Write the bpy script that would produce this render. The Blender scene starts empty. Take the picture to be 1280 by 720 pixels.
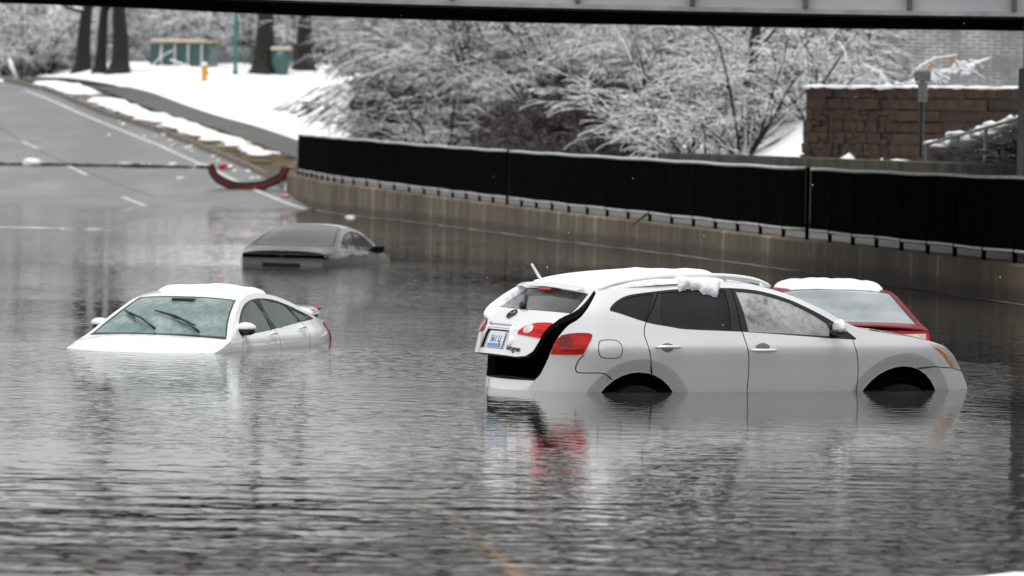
import bpy, bmesh, math, random
import numpy as np
from mathutils import Vector, Matrix
from mathutils.geometry import delaunay_2d_cdt
R = math.radians
rnd = random.Random(7)
scene = bpy.context.scene
COL = scene.collection

# ------------------------------------------------------------------ camera
cam_data = bpy.data.cameras.new('camera')
cam = bpy.data.objects.new('camera', cam_data)
COL.objects.link(cam)
cam_data.sensor_width = 36.0
cam_data.lens = 180.0
cam_data.clip_start = 0.5
cam_data.clip_end = 3000
cam_data.dof.use_dof = True
cam_data.dof.focus_distance = 47.0
cam_data.dof.aperture_fstop = 3.6
PITCH, ROLL = math.atan(195 / 6400.0), R(1.1)
fwd = Vector((0, math.cos(PITCH), -math.sin(PITCH)))
up0 = Vector((0, math.sin(PITCH), math.cos(PITCH)))
rt0 = Vector((1, 0, 0))
rt = rt0 * math.cos(ROLL) + up0 * math.sin(ROLL)
upv = up0 * math.cos(ROLL) - rt0 * math.sin(ROLL)
cam.matrix_world = Matrix(((rt.x, upv.x, -fwd.x, 0), (rt.y, upv.y, -fwd.y, 0), (rt.z, upv.z, -fwd.z, 2.30), (0, 0, 0, 1)))
scene.camera = cam

# ------------------------------------------------------------------ world, sun, exposure
SUN_EL, SUN_AZ = R(79), R(205)     # azimuth clockwise from +Y : nearly overhead behind thick cloud
world = bpy.data.worlds.new('World')
scene.world = world
world.use_nodes = True
wn, wl = world.node_tree.nodes, world.node_tree.links
wn.clear()
sky = wn.new('ShaderNodeTexSky')
sky.sky_type = 'NISHITA'
sky.sun_disc = False
sky.sun_elevation = SUN_EL
sky.sun_rotation = SUN_AZ
sky.air_density = 1.0
sky.dust_density = 1.6
sky.ozone_density = 1.0
hs = wn.new('ShaderNodeHueSaturation')
hs.inputs['Saturation'].default_value = 0.07
bg = wn.new('ShaderNodeBackground')
bg.inputs['Strength'].default_value = 0.12
wo = wn.new('ShaderNodeOutputWorld')
wl.new(sky.outputs[0], hs.inputs['Color'])
wl.new(hs.outputs[0], bg.inputs[0])
wl.new(bg.outputs[0], wo.inputs[0])
sd = bpy.data.lights.new('sun', 'SUN')
sd.energy = 1.5
sd.angle = R(35)
sd.color = (1.0, 0.985, 0.96)
sun = bpy.data.objects.new('sun', sd)
COL.objects.link(sun)
sdir = Vector((math.sin(SUN_AZ) * math.cos(SUN_EL), math.cos(SUN_AZ) * math.cos(SUN_EL), math.sin(SUN_EL)))
sun.rotation_euler = sdir.to_track_quat('Z', 'Y').to_euler()
sun.location = (0, -20, 60)
scene.view_settings.view_transform = 'Standard'
scene.view_settings.look = 'None'
scene.view_settings.exposure = 0.62
scene.view_settings.gamma = 1.0
scene.render.engine = 'CYCLES'
scene.cycles.use_denoising = True
scene.cycles.max_bounces = 7
scene.cycles.transparent_max_bounces = 6
scene.cycles.caustics_reflective = False

# ------------------------------------------------------------------ materials
def new_mat(name):
    m = bpy.data.materials.new(name)
    m.use_nodes = True
    nt = m.node_tree
    b = nt.nodes.get('Principled BSDF')
    return m, nt, b

def setp(b, **k):
    names = {'rough': 'Roughness', 'metal': 'Metallic', 'coat': 'Coat Weight', 'coatr': 'Coat Roughness', 'spec': 'Specular IOR Level', 'ior': 'IOR'}
    for a, v in k.items():
        b.inputs[names[a]].default_value = v

def simple(name, col, rough=.5, **k):
    m, nt, b = new_mat(name)
    b.inputs['Base Color'].default_value = (*col, 1)
    setp(b, rough=rough, **k)
    return m

def noise_mat(name, c1, c2, scale=8., rough=.8, bump=0., detail=4, lo=.35, hi=.65, stretch=(1, 1, 1), bscale=None, bdist=.02, **k):
    """two colours mixed by object-space noise, optional relief"""
    m, nt, b = new_mat(name)
    N, L = nt.nodes, nt.links
    tc = N.new('ShaderNodeTexCoord')
    mp = N.new('ShaderNodeMapping')
    mp.inputs['Scale'].default_value = stretch
    L.new(tc.outputs['Object'], mp.inputs[0])
    nz = N.new('ShaderNodeTexNoise')
    nz.inputs['Scale'].default_value = scale
    nz.inputs['Detail'].default_value = detail
    L.new(mp.outputs[0], nz.inputs['Vector'])
    cr = N.new('ShaderNodeValToRGB')
    cr.color_ramp.elements[0].position = lo
    cr.color_ramp.elements[0].color = (*c1, 1)
    cr.color_ramp.elements[1].position = hi
    cr.color_ramp.elements[1].color = (*c2, 1)
    L.new(nz.outputs['Fac'], cr.inputs[0])
    L.new(cr.outputs[0], b.inputs['Base Color'])
    setp(b, rough=rough, **k)
    if bump:
        n2 = N.new('ShaderNodeTexNoise')
        n2.inputs['Scale'].default_value = bscale or scale * 3
        n2.inputs['Detail'].default_value = 5
        L.new(mp.outputs[0], n2.inputs['Vector'])
        bp = N.new('ShaderNodeBump')
        bp.inputs['Strength'].default_value = bump
        bp.inputs['Distance'].default_value = bdist
        L.new(n2.outputs['Fac'], bp.inputs['Height'])
        L.new(bp.outputs[0], b.inputs['Normal'])
    return m

M = {}
M['white'] = noise_mat('white_car_paint', (.80, .805, .815), (.84, .845, .85), 1.2, .38, coat=1., coatr=.03)
M['white'].node_tree.nodes['Principled BSDF'].inputs['Coat IOR'].default_value = 1.85
M['pearl'] = noise_mat('pearl_white_paint', (.83, .83, .84), (.87, .87, .88), 1.2, .32, metal=.40, coat=1., coatr=.03)
M['silver'] = noise_mat('grey_car_paint', (.72, .69, .70), (.78, .75, .76), 1.5, .40, metal=0., coat=.8, coatr=.05)
M['red'] = noise_mat('red_car_paint', (.17, .002, .006), (.22, .004, .009), 1.5, .4, coat=.15, coatr=.05, spec=.3)
M['trim'] = simple('black_trim', (.012, .012, .013), .35)
M['rubber'] = noise_mat('black_rubber', (.003, .003, .003), (.009, .009, .009), 20, .85, spec=.12)
M['inner'] = simple('dark_interior', (.004, .004, .004), .9, spec=.1)
M['tint'] = noise_mat('tinted_glass', (.010, .011, .012), (.018, .019, .021), 3, .06, spec=.32)
M['reartint'] = noise_mat('rear_glass', (.035, .037, .040), (.085, .088, .092), 2.2, .10, spec=.45)
M['chrome'] = simple('chrome', (.6, .6, .62), .15, metal=1.)
M['dchrome'] = simple('dark_badge', (.05, .05, .055), .25, metal=.6)
M['rim'] = simple('alloy_rim', (.35, .35, .36), .3, metal=.8)
M['lens_red'] = noise_mat('red_lamp_lens', (.34, .003, .003), (.68, .014, .008), 9, .22, coat=.15, spec=.3, stretch=(1, 1, 5))
M['lens_mid'] = noise_mat('deep_red_lens', (.14, .002, .002), (.26, .005, .004), 25, .3, stretch=(1, 1, 4))
M['lens_dark'] = noise_mat('dark_red_lamp', (.018, .002, .004), (.05, .006, .009), 6, .12, coat=.6)
M['lens_clear'] = noise_mat('clear_lamp_lens', (.50, .49, .44), (.68, .67, .62), 12, .15, coat=.8)
M['amber'] = noise_mat('amber_lens', (.75, .16, .01), (.85, .25, .02), 10, .2, coat=.6)
M['snow'] = noise_mat('snow', (.77, .785, .81), (.87, .875, .885), 5.0, .75, bump=.8, bscale=32, bdist=.012, spec=.2)
M['plate_white'] = noise_mat('plate_white', (.68, .74, .82), (.78, .80, .82), 12, .4)
M['plate_blue'] = simple('plate_blue', (.10, .30, .62), .4)
M['plate_ink'] = simple('plate_ink', (.02, .03, .10), .5)
M['seatcloth'] = simple('belt_cloth', (.5, .5, .48), .8)

def frosted(name, c1, c2, c3, scale, rough=.22):
    """fogged, icy pane: cloudy condensation with clearer drips"""
    m, nt, b = new_mat(name)
    N, L = nt.nodes, nt.links
    tc = N.new('ShaderNodeTexCoord')
    n1 = N.new('ShaderNodeTexNoise'); n1.inputs['Scale'].default_value = scale; n1.inputs['Detail'].default_value = 6; n1.inputs['Roughness'].default_value = .65
    n1.inputs['Distortion'].default_value = .25
    n2 = N.new('ShaderNodeTexNoise'); n2.inputs['Scale'].default_value = scale * 7; n2.inputs['Detail'].default_value = 3
    L.new(tc.outputs['Object'], n1.inputs['Vector']); L.new(tc.outputs['Object'], n2.inputs['Vector'])
    ad = N.new('ShaderNodeMath'); ad.operation = 'MULTIPLY_ADD'; ad.inputs[1].default_value = .28
    L.new(n2.outputs['Fac'], ad.inputs[0]); L.new(n1.outputs['Fac'], ad.inputs[2])
    cr = N.new('ShaderNodeValToRGB')
    e = cr.color_ramp.elements
    e[0].position = .44; e[0].color = (*c1, 1)
    e[1].position = .82; e[1].color = (*c3, 1)
    k = e.new(.62); k.color = (*c2, 1)
    L.new(ad.outputs[0], cr.inputs[0]); L.new(cr.outputs[0], b.inputs['Base Color'])
    setp(b, rough=rough, coat=.4, coatr=.1)
    return m
M['fog'] = frosted('fogged_window', (.10, .10, .098), (.34, .335, .32), (.52, .515, .50), 3.4)
M['icy'] = frosted('icy_windscreen', (.085, .135, .128), (.15, .215, .205), (.27, .35, .335), 2.6)
M['greenglass'] = noise_mat('greenish_side_glass', (.028, .050, .047), (.06, .085, .08), 2.5, .08, spec=.5)
M['skyglass'] = noise_mat('wet_rear_window_sky_tone', (.20, .23, .24), (.33, .36, .365), 2.0, .12, stretch=(1, 1, 2), coat=.5, bump=.15, bscale=60, bdist=.003)  # pale base colour stands in for the reflected sky

M['bright_mistglass'] = noise_mat('brightened_misted_window', (.58, .59, .60), (.70, .71, .72), 1.2, .3, stretch=(1, 1, 2), coat=.4)  # misted pane, colour lifted to stand in for missing sky light
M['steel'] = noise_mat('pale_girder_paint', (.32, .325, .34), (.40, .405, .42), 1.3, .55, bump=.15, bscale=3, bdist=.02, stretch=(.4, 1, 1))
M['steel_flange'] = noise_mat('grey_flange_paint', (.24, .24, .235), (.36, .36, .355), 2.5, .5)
M['stiff'] = noise_mat('dark_grey_stiffener', (.05, .05, .05), (.11, .11, .11), 4, .6)  # dark grey, a deeper tone than the girder web
M['steel_dark'] = noise_mat('shaded_steel', (.005, .005, .005), (.012, .011, .010), 3, .8, spec=.15)  # near black: the shade under the bridge is put into the colour
M['fence'] = noise_mat('black_fence_paint', (.0012, .0012, .0018), (.003, .003, .004), 4, .9, spec=.03)
M['rail'] = noise_mat('wet_rail_cap', (.36, .37, .39), (.58, .59, .61), 6, .4)
M['curb'] = noise_mat('brown_curb', (.12, .10, .08), (.21, .18, .15), 3, .85, bump=.3, bscale=20)
M['walk'] = noise_mat('wet_sidewalk', (.040, .036, .031), (.068, .060, .052), .7, .5, bump=.2, bscale=12)
M['bark'] = noise_mat('dark_bark', (.008, .007, .006), (.022, .019, .016), 3, .9, stretch=(4, 4, .5), bump=.6, bscale=6, bdist=.05)
M['block'] = noise_mat('rust_brown_stone', (.017, .0078, .003), (.046, .020, .0075), 5, .85, bump=.8, bscale=9, bdist=.06)
M['block2'] = noise_mat('dark_brown_stone', (.011, .006, .0035), (.032, .016, .0075), 6, .85, bump=.8, bscale=9, bdist=.06)
M['lowwall'] = noise_mat('mossy_low_wall', (.030, .026, .020), (.085, .070, .050), 1.6, .85, bump=.4, bscale=9, stretch=(1, 1, .5))
M['post'] = noise_mat('weathered_post', (.25, .245, .235), (.42, .415, .40), 3, .85, stretch=(6, 6, .6), bump=.4, bscale=5)
M['green'] = noise_mat('green_paint', (.032, .088, .077), (.048, .112, .098), 2, .45)
M['palepost'] = noise_mat('pale_post', (.36, .38, .37), (.5, .52, .51), 3, .6)
M['tan'] = noise_mat('tan_roof', (.48, .36, .23), (.60, .48, .34), 1.5, .7)
M['hydrant'] = noise_mat('hydrant_yellow', (.55, .26, .015), (.66, .33, .02), 8, .45)
M['signgrey'] = noise_mat('sign_back', (.15, .155, .15), (.22, .225, .22), 8, .55)
M['poledark'] = simple('dark_pole', (.02, .02, .02), .5)
M['greenpole'] = simple('green_pole', (.025, .16, .14), .4)
M['wire'] = noise_mat('snowy_wire', (.22, .24, .24), (.42, .44, .44), 3, .6)
M['galv'] = noise_mat('dull_wire', (.05, .05, .05), (.12, .12, .12), 3, .6)
M['debris'] = noise_mat('dark_debris', (.014, .012, .010), (.06, .05, .04), 5, .9)
M['foam'] = noise_mat('scum_foam', (.20, .20, .20), (.36, .36, .36), 5, .6)
M['orange'] = noise_mat('orange_leaf', (.50, .20, .03), (.62, .32, .06), 9, .7)
M['paintwhite'] = noise_mat('worn_white_line', (.30, .30, .30), (.60, .60, .60), 3.5, .7, lo=.3, hi=.6)
M['paintyellow'] = noise_mat('worn_yellow_line', (.46, .34, .12), (.60, .45, .17), 3, .7)
M['bedge'] = noise_mat('dark_fascia', (.010, .010, .011), (.03, .03, .032), 5, .6)

def mat_asphalt():
    m, nt, b = new_mat('wet_asphalt')
    N, L = nt.nodes, nt.links
    tc = N.new('ShaderNodeTexCoord')
    mp = N.new('ShaderNodeMapping'); mp.inputs['Scale'].default_value = (.35, .09, .3)
    mp.inputs['Rotation'].default_value = (0, 0, R(-11))
    L.new(tc.outputs['Object'], mp.inputs[0])
    n1 = N.new('ShaderNodeTexNoise'); n1.inputs['Scale'].default_value = 1.6; n1.inputs['Detail'].default_value = 5
    L.new(mp.outputs[0], n1.inputs['Vector'])
    n2 = N.new('ShaderNodeTexNoise'); n2.inputs['Scale'].default_value = 40; n2.inputs['Detail'].default_value = 3
    L.new(tc.outputs['Object'], n2.inputs['Vector'])
    cr = N.new('ShaderNodeValToRGB')
    cr.color_ramp.elements[0].position = .32; cr.color_ramp.elements[0].color = (.085, .085, .086, 1)
    cr.color_ramp.elements[1].position = .68; cr.color_ramp.elements[1].color = (.145, .145, .145, 1)
    L.new(n1.outputs['Fac'], cr.inputs[0])
    L.new(cr.outputs[0], b.inputs['Base Color'])
    rr = N.new('ShaderNodeMapRange'); rr.inputs['From Min'].default_value = .3; rr.inputs['From Max'].default_value = .7
    rr.inputs['To Min'].default_value = .24; rr.inputs['To Max'].default_value = .5
    L.new(n1.outputs['Fac'], rr.inputs['Value']); L.new(rr.outputs[0], b.inputs['Roughness'])
    bp = N.new('ShaderNodeBump'); bp.inputs['Strength'].default_value = .3; bp.inputs['Distance'].default_value = .008
    L.new(n2.outputs['Fac'], bp.inputs['Height']); L.new(bp.outputs[0], b.inputs['Normal'])
    return m
M['asphalt'] = mat_asphalt()

def mat_ground():
    """snow over earth and dead grass; vertex attribute 'cover' says how much snow lies there"""
    m, nt, b = new_mat('snowy_ground')
    N, L = nt.nodes, nt.links
    at = N.new('ShaderNodeAttribute'); at.attribute_name = 'cover'
    tc = N.new('ShaderNodeTexCoord')
    n1 = N.new('ShaderNodeTexNoise'); n1.inputs['Scale'].default_value = 1.1; n1.inputs['Detail'].default_value = 8; n1.inputs['Roughness'].default_value = .68
    L.new(tc.outputs['Object'], n1.inputs['Vector'])
    ad = N.new('ShaderNodeMath'); ad.operation = 'ADD'
    L.new(at.outputs['Fac'], ad.inputs[0]); L.new(n1.outputs['Fac'], ad.inputs[1])
    mr = N.new('ShaderNodeMapRange'); mr.inputs['From Min'].default_value = .95; mr.inputs['From Max'].default_value = 1.05
    L.new(ad.outputs[0], mr.inputs['Value'])
    n2 = N.new('ShaderNodeTexNoise'); n2.inputs['Scale'].default_value = .9; n2.inputs['Detail'].default_value = 6
    L.new(tc.outputs['Object'], n2.inputs['Vector'])
    cr = N.new('ShaderNodeValToRGB')
    e = cr.color_ramp.elements
    e[0].position = .42; e[0].color = (.010, .008, .007, 1)
    e[1].position = .78; e[1].color = (.085, .055, .022, 1)
    k = e.new(.60); k.color = (.032, .019, .011, 1)
    L.new(n2.outputs['Fac'], cr.inputs[0])
    mx = N.new('ShaderNodeMix'); mx.data_type = 'RGBA'
    L.new(mr.outputs[0], mx.inputs['Factor']); L.new(cr.outputs[0], mx.inputs[6]); mx.inputs[7].default_value = (.84, .85, .865, 1)
    L.new(mx.outputs[2], b.inputs['Base Color'])
    n3 = N.new('ShaderNodeTexNoise'); n3.inputs['Scale'].default_value = 3; n3.inputs['Detail'].default_value = 6
    L.new(tc.outputs['Object'], n3.inputs['Vector'])
    bp = N.new('ShaderNodeBump'); bp.inputs['Strength'].default_value = .6; bp.inputs['Distance'].default_value = .12
    L.new(n3.outputs['Fac'], bp.inputs['Height']); L.new(bp.outputs[0], b.inputs['Normal'])
    setp(b, rough=.85, spec=.2)
    return m
M['ground'] = mat_ground()

def mat_twig(name, bark1, bark2, lo, hi):
    """bark with snow lying on whatever faces the sky"""
    m, nt, b = new_mat(name)
    N, L = nt.nodes, nt.links
    ge = N.new('ShaderNodeNewGeometry')
    sp = N.new('ShaderNodeSeparateXYZ'); L.new(ge.outputs['Normal'], sp.inputs[0])
    tc = N.new('ShaderNodeTexCoord')
    n1 = N.new('ShaderNodeTexNoise'); n1.inputs['Scale'].default_value = 2.2; n1.inputs['Detail'].default_value = 3
    L.new(tc.outputs['Object'], n1.inputs['Vector'])
    ad = N.new('ShaderNodeMath'); ad.operation = 'MULTIPLY_ADD'; ad.inputs[1].default_value = .9
    L.new(n1.outputs['Fac'], ad.inputs[0]); L.new(sp.outputs['Z'], ad.inputs[2])
    mr = N.new('ShaderNodeMapRange'); mr.inputs['From Min'].default_value = lo; mr.inputs['From Max'].default_value = hi
    L.new(ad.outputs[0], mr.inputs['Value'])
    mb = N.new('ShaderNodeMix'); mb.data_type = 'RGBA'
    L.new(n1.outputs['Fac'], mb.inputs['Factor']); mb.inputs[6].default_value = (*bark1, 1); mb.inputs[7].default_value = (*bark2, 1)
    mx = N.new('ShaderNodeMix'); mx.data_type = 'RGBA'
    L.new(mr.outputs[0], mx.inputs['Factor']); L.new(mb.outputs[2], mx.inputs[6]); mx.inputs[7].default_value = (.83, .84, .86, 1)
    L.new(mx.outputs[2], b.inputs['Base Color'])
    setp(b, rough=.85, spec=.15)
    return m
M['twig'] = mat_twig('snow_laden_twigs', (.012, .0105, .010), (.042, .038, .036), .60, 1.02)
M['twig_dark'] = mat_twig('brown_brush_twigs', (.012, .009, .007), (.045, .028, .018), 1.30, 1.75)
M['twig_grey'] = mat_twig('greyer_twigs', (.012, .011, .0105), (.045, .042, .040), .80, 1.5)
M['hedge'] = mat_twig('dark_hedge_twigs', (.006, .006, .006), (.02, .02, .019), 1.35, 1.7)

def mat_concrete():
    """retaining wall: x of the UV map runs along the wall; run-off streaks under every post"""
    m, nt, b = new_mat('stained_concrete')
    N, L = nt.nodes, nt.links
    uv = N.new('ShaderNodeUVMap'); uv.uv_map = 'run'
    sx = N.new('ShaderNodeSeparateXYZ'); L.new(uv.outputs[0], sx.inputs[0])
    mp = N.new('ShaderNodeMapping'); mp.inputs['Scale'].default_value = (1.3, .28, 1)
    L.new(uv.outputs[0], mp.inputs[0])
    n1 = N.new('ShaderNodeTexNoise'); n1.inputs['Scale'].default_value = 1.5; n1.inputs['Detail'].default_value = 6; n1.inputs['Roughness'].default_value = .6
    L.new(mp.outputs[0], n1.inputs['Vector'])
    n2 = N.new('ShaderNodeTexNoise'); n2.inputs['Scale'].default_value = .35; n2.inputs['Detail'].default_value = 4
    L.new(uv.outputs[0], n2.inputs['Vector'])
    cr = N.new('ShaderNodeValToRGB')
    e = cr.color_ramp.elements
    e[0].position = .22; e[0].color = (.060, .049, .035, 1)
    e[1].position = .80; e[1].color = (.29, .232, .155, 1)
    k = e.new(.5); k.color = (.155, .122, .083, 1)
    L.new(n1.outputs['Fac'], cr.inputs[0])
    # pale lime streaks 1.9 m apart, wandering a little
    dv = N.new('ShaderNodeMath'); dv.operation = 'MULTIPLY_ADD'; dv.inputs[1].default_value = 1 / 1.9
    nsm = N.new('ShaderNodeMath'); nsm.operation = 'MULTIPLY'; nsm.inputs[1].default_value = .14
    L.new(n1.outputs['Fac'], nsm.inputs[0]); L.new(sx.outputs['X'], dv.inputs[0]); L.new(nsm.outputs[0], dv.inputs[2])
    pp = N.new('ShaderNodeMath'); pp.operation = 'PINGPONG'; pp.inputs[1].default_value = .5
    L.new(dv.outputs[0], pp.inputs[0])
    st = N.new('ShaderNodeMapRange'); st.inputs['From Min'].default_value = .055; st.inputs['From Max'].default_value = .02
    L.new(pp.outputs[0], st.inputs['Value'])
    s2 = N.new('ShaderNodeMapRange'); s2.inputs['From Min'].default_value = .38; s2.inputs['From Max'].default_value = .6
    L.new(n2.outputs['Fac'], s2.inputs['Value'])
    ml = N.new('ShaderNodeMath'); ml.operation = 'MULTIPLY'; L.new(st.outputs[0], ml.inputs[0]); L.new(s2.outputs[0], ml.inputs[1])
    m2 = N.new('ShaderNodeMath'); m2.operation = 'MULTIPLY'; m2.inputs[1].default_value = .7; L.new(ml.outputs[0], m2.inputs[0])
    mx = N.new('ShaderNodeMix'); mx.data_type = 'RGBA'
    L.new(m2.outputs[0], mx.inputs['Factor']); L.new(cr.outputs[0], mx.inputs[6]); mx.inputs[7].default_value = (.45, .385, .27, 1)
    # grime and moss blotches
    m3 = N.new('ShaderNodeMix'); m3.data_type = 'RGBA'; m3.blend_type = 'MULTIPLY'
    c2 = N.new('ShaderNodeValToRGB'); c2.color_ramp.elements[0].position = .35; c2.color_ramp.elements[0].color = (.45, .45, .38, 1)
    c2.color_ramp.elements[1].position = .6; c2.color_ramp.elements[1].color = (1, 1, 1, 1)
    L.new(n2.outputs['Fac'], c2.inputs[0]); m3.inputs['Factor'].default_value = .9
    L.new(mx.outputs[2], m3.inputs[6]); L.new(c2.outputs[0], m3.inputs[7])
    # wet tide mark just above the flood, uneven along the wall
    sy = N.new('ShaderNodeMath'); sy.operation = 'MULTIPLY_ADD'; sy.inputs[1].default_value = -.35
    L.new(n1.outputs['Fac'], sy.inputs[0]); L.new(sx.outputs['Y'], sy.inputs[2])
    tm = N.new('ShaderNodeMapRange'); tm.inputs['From Min'].default_value = -.02; tm.inputs['From Max'].default_value = .10
    tm.inputs['To Min'].default_value = 1.; tm.inputs['To Max'].default_value = 0.
    L.new(sy.outputs[0], tm.inputs['Value'])
    m4 = N.new('ShaderNodeMix'); m4.data_type = 'RGBA'; m4.blend_type = 'MULTIPLY'
    L.new(tm.outputs[0], m4.inputs['Factor']); L.new(m3.outputs[2], m4.inputs[6]); m4.inputs[7].default_value = (.45, .43, .40, 1)
    L.new(m4.outputs[2], b.inputs['Base Color'])
    setp(b, rough=.8)
    return m
M['concrete'] = mat_concrete()

def mat_brickwork():
    """far grey brick wall, too far to tell bricks apart singly; snow caught in its courses"""
    m, nt, b = new_mat('far_grey_brickwork')
    N, L = nt.nodes, nt.links
    tc = N.new('ShaderNodeTexCoord')
    mp = N.new('ShaderNodeMapping'); mp.inputs['Rotation'].default_value = (R(90), 0, 0)
    L.new(tc.outputs['Object'], mp.inputs[0])
    br = N.new('ShaderNodeTexBrick')
    br.inputs['Color1'].default_value = (.20, .20, .20, 1); br.inputs['Color2'].default_value = (.27, .27, .265, 1)
    br.inputs['Mortar'].default_value = (.72, .73, .74, 1)
    br.inputs['Scale'].default_value = 1.0; br.inputs['Mortar Size'].default_value = .016
    br.inputs['Brick Width'].default_value = .42; br.inputs['Row Height'].default_value = .11
    L.new(mp.outputs[0], br.inputs['Vector'])
    n = N.new('ShaderNodeTexNoise'); n.inputs['Scale'].default_value = 1.4; n.inputs['Detail'].default_value = 6
    L.new(tc.outputs['Object'], n.inputs['Vector'])
    mr = N.new('ShaderNodeMapRange'); mr.inputs['From Min'].default_value = .35; mr.inputs['From Max'].default_value = .65
    L.new(n.outputs['Fac'], mr.inputs['Value'])
    mx = N.new('ShaderNodeMix'); mx.data_type = 'RGBA'
    L.new(mr.outputs[0], mx.inputs['Factor']); mx.inputs[6].default_value = (.22, .22, .22, 1); L.new(br.outputs['Color'], mx.inputs[7])
    L.new(mx.outputs[2], b.inputs['Base Color'])
    setp(b, rough=.85)
    return m
M['brickwork'] = mat_brickwork()

def mat_water():
    m, nt, _ = new_mat('flood_water')
    N, L = nt.nodes, nt.links
    N.clear()
    out = N.new('ShaderNodeOutputMaterial')
    geo = N.new('ShaderNodeNewGeometry')
    sep = N.new('ShaderNodeSeparateXYZ'); L.new(geo.outputs['Position'], sep.inputs[0])
    def math2(op, a, b_=None, c=None):
        n = N.new('ShaderNodeMath'); n.operation = op
        for i, v in enumerate((a, b_, c)):
            if v is None: continue
            if isinstance(v, (int, float)): n.inputs[i].default_value = v
            else: L.new(v, n.inputs[i])
        return n.outputs[0]
    def mrange(v, a, b_, c, d):
        n = N.new('ShaderNodeMapRange'); n.interpolation_type = 'SMOOTHSTEP'
        L.new(v, n.inputs['Value'])
        for k, x in zip(('From Min', 'From Max', 'To Min', 'To Max'), (a, b_, c, d)): n.inputs[k].default_value = x
        return n.outputs[0]
    # wind patches, near swell and the riffled band behind the cars
    big = N.new('ShaderNodeTexNoise'); big.inputs['Scale'].default_value = .09; big.inputs['Detail'].default_value = 3
    L.new(geo.outputs['Position'], big.inputs['Vector'])
    patch = mrange(big.outputs['Fac'], .38, .64, .35, 1.25)
    near = mrange(sep.outputs['Y'], 41, 28, 0., 1.)
    band = math2('MULTIPLY', mrange(sep.outputs['Y'], 44.5, 48.5, 0., 1.), mrange(sep.outputs['Y'], 53.8, 52.6, 0., 1.))
    far = mrange(sep.outputs['Y'], 60, 110, 0., 1.)
    amp_small = math2('ADD', math2('MULTIPLY', patch, .00080), math2('MULTIPLY', band, .0013))
    amp_mid = math2('ADD', math2('MULTIPLY', patch, .0009), math2('ADD', math2('MULTIPLY', near, .0013), math2('MULTIPLY', far, .0012)))
    amp_big = math2('ADD', .0007, math2('MULTIPLY', near, .0024))
    eps = .012
    def height(off):
        vm = N.new('ShaderNodeVectorMath'); vm.operation = 'ADD'; vm.inputs[1].default_value = off
        L.new(geo.outputs['Position'], vm.inputs[0])
        tot = None
        for sc, stx, amp, det in ((8.5, .62, amp_small, 1.0), (2.9, .5, amp_mid, 1.5), (.85, .42, amp_big, 1.0)):
            mp = N.new('ShaderNodeMapping'); mp.inputs['Scale'].default_value = (sc * stx, sc, 1)
            mp.inputs['Rotation'].default_value = (0, 0, R(5))
            L.new(vm.outputs[0], mp.inputs[0])
            nz = N.new('ShaderNodeTexNoise'); nz.noise_dimensions = '2D'
            nz.inputs['Scale'].default_value = 1.0; nz.inputs['Detail'].default_value = det; nz.inputs['Roughness'].default_value = .5
            L.new(mp.outputs[0], nz.inputs['Vector'])
            t = math2('MULTIPLY', nz.outputs['Fac'], math2('MULTIPLY', amp, 3.0))
            tot = t if tot is None else math2('ADD', tot, t)
        return tot
    h0, hx, hy = height((0, 0, 0)), height((eps, 0, 0)), height((0, eps, 0))
    nx = math2('DIVIDE', math2('SUBTRACT', h0, hx), eps)
    ny = math2('DIVIDE', math2('SUBTRACT', h0, hy), eps)
    cb = N.new('ShaderNodeCombineXYZ'); L.new(nx, cb.inputs[0]); L.new(ny, cb.inputs[1]); cb.inputs[2].default_value = 1
    nm = N.new('ShaderNodeVectorMath'); nm.operation = 'NORMALIZE'; L.new(cb.outputs[0], nm.inputs[0])
    gl = N.new('ShaderNodeBsdfGlossy'); gl.inputs['Roughness'].default_value = .02; gl.inputs['Color'].default_value = (.97, .97, .97, 1)
    L.new(nm.outputs[0], gl.inputs['Normal'])
    fr = N.new('ShaderNodeFresnel'); fr.inputs['IOR'].default_value = 1.33; L.new(nm.outputs[0], fr.inputs['Normal'])
    df = N.new('ShaderNodeBsdfDiffuse'); df.inputs['Color'].default_value = (.050, .047, .041, 1)
    tr = N.new('ShaderNodeBsdfTransparent'); tr.inputs['Color'].default_value = (.85, .76, .60, 1)
    dep = N.new('ShaderNodeAttribute'); dep.attribute_name = 'depth'
    ex = math2('SUBTRACT', 1.0, math2('POWER', 2.718, math2('MULTIPLY', dep.outputs['Fac'], -3.2)))
    m1 = N.new('ShaderNodeMixShader'); L.new(ex, m1.inputs[0]); L.new(tr.outputs[0], m1.inputs[1]); L.new(df.outputs[0], m1.inputs[2])
    m2 = N.new('ShaderNodeMixShader'); L.new(fr.outputs[0], m2.inputs[0]); L.new(m1.outputs[0], m2.inputs[1]); L.new(gl.outputs[0], m2.inputs[2])
    L.new(m2.outputs[0], out.inputs[0])
    return m
M['water'] = mat_water()

# ------------------------------------------------------------------ object helpers
def mesh_obj(name, verts, faces, mat, parent=None, smooth=False, normals=None):
    me = bpy.data.meshes.new(name)
    me.from_pydata([tuple(map(float, v)) for v in verts], [], [tuple(int(i) for i in f) for f in faces])
    me.update()
    if smooth:
        me.polygons.foreach_set('use_smooth', [True] * len(me.polygons))
    if normals is not None:
        me.normals_split_custom_set_from_vertices([tuple(map(float, n)) for n in normals])
    for mm in (mat if isinstance(mat, (list, tuple)) else [mat]):
        me.materials.append(mm)
    o = bpy.data.objects.new(name, me)
    COL.objects.link(o)
    if parent is not None:
        o.parent = parent
    return o

def tag(o, label=None, cat=None, group=None, kind=None):
    if label: o['label'] = label
    if cat: o['category'] = cat
    if group: o['group'] = group
    if kind: o['kind'] = kind
    return o

def thing(name, label, cat, loc=(0, 0, 0), rz=0, group=None):
    o = bpy.data.objects.new(name, None)
    o.empty_display_size = .2
    COL.objects.link(o)
    o.location = loc
    o.rotation_euler = (0, 0, rz)
    return tag(o, label, cat, group)

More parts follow.
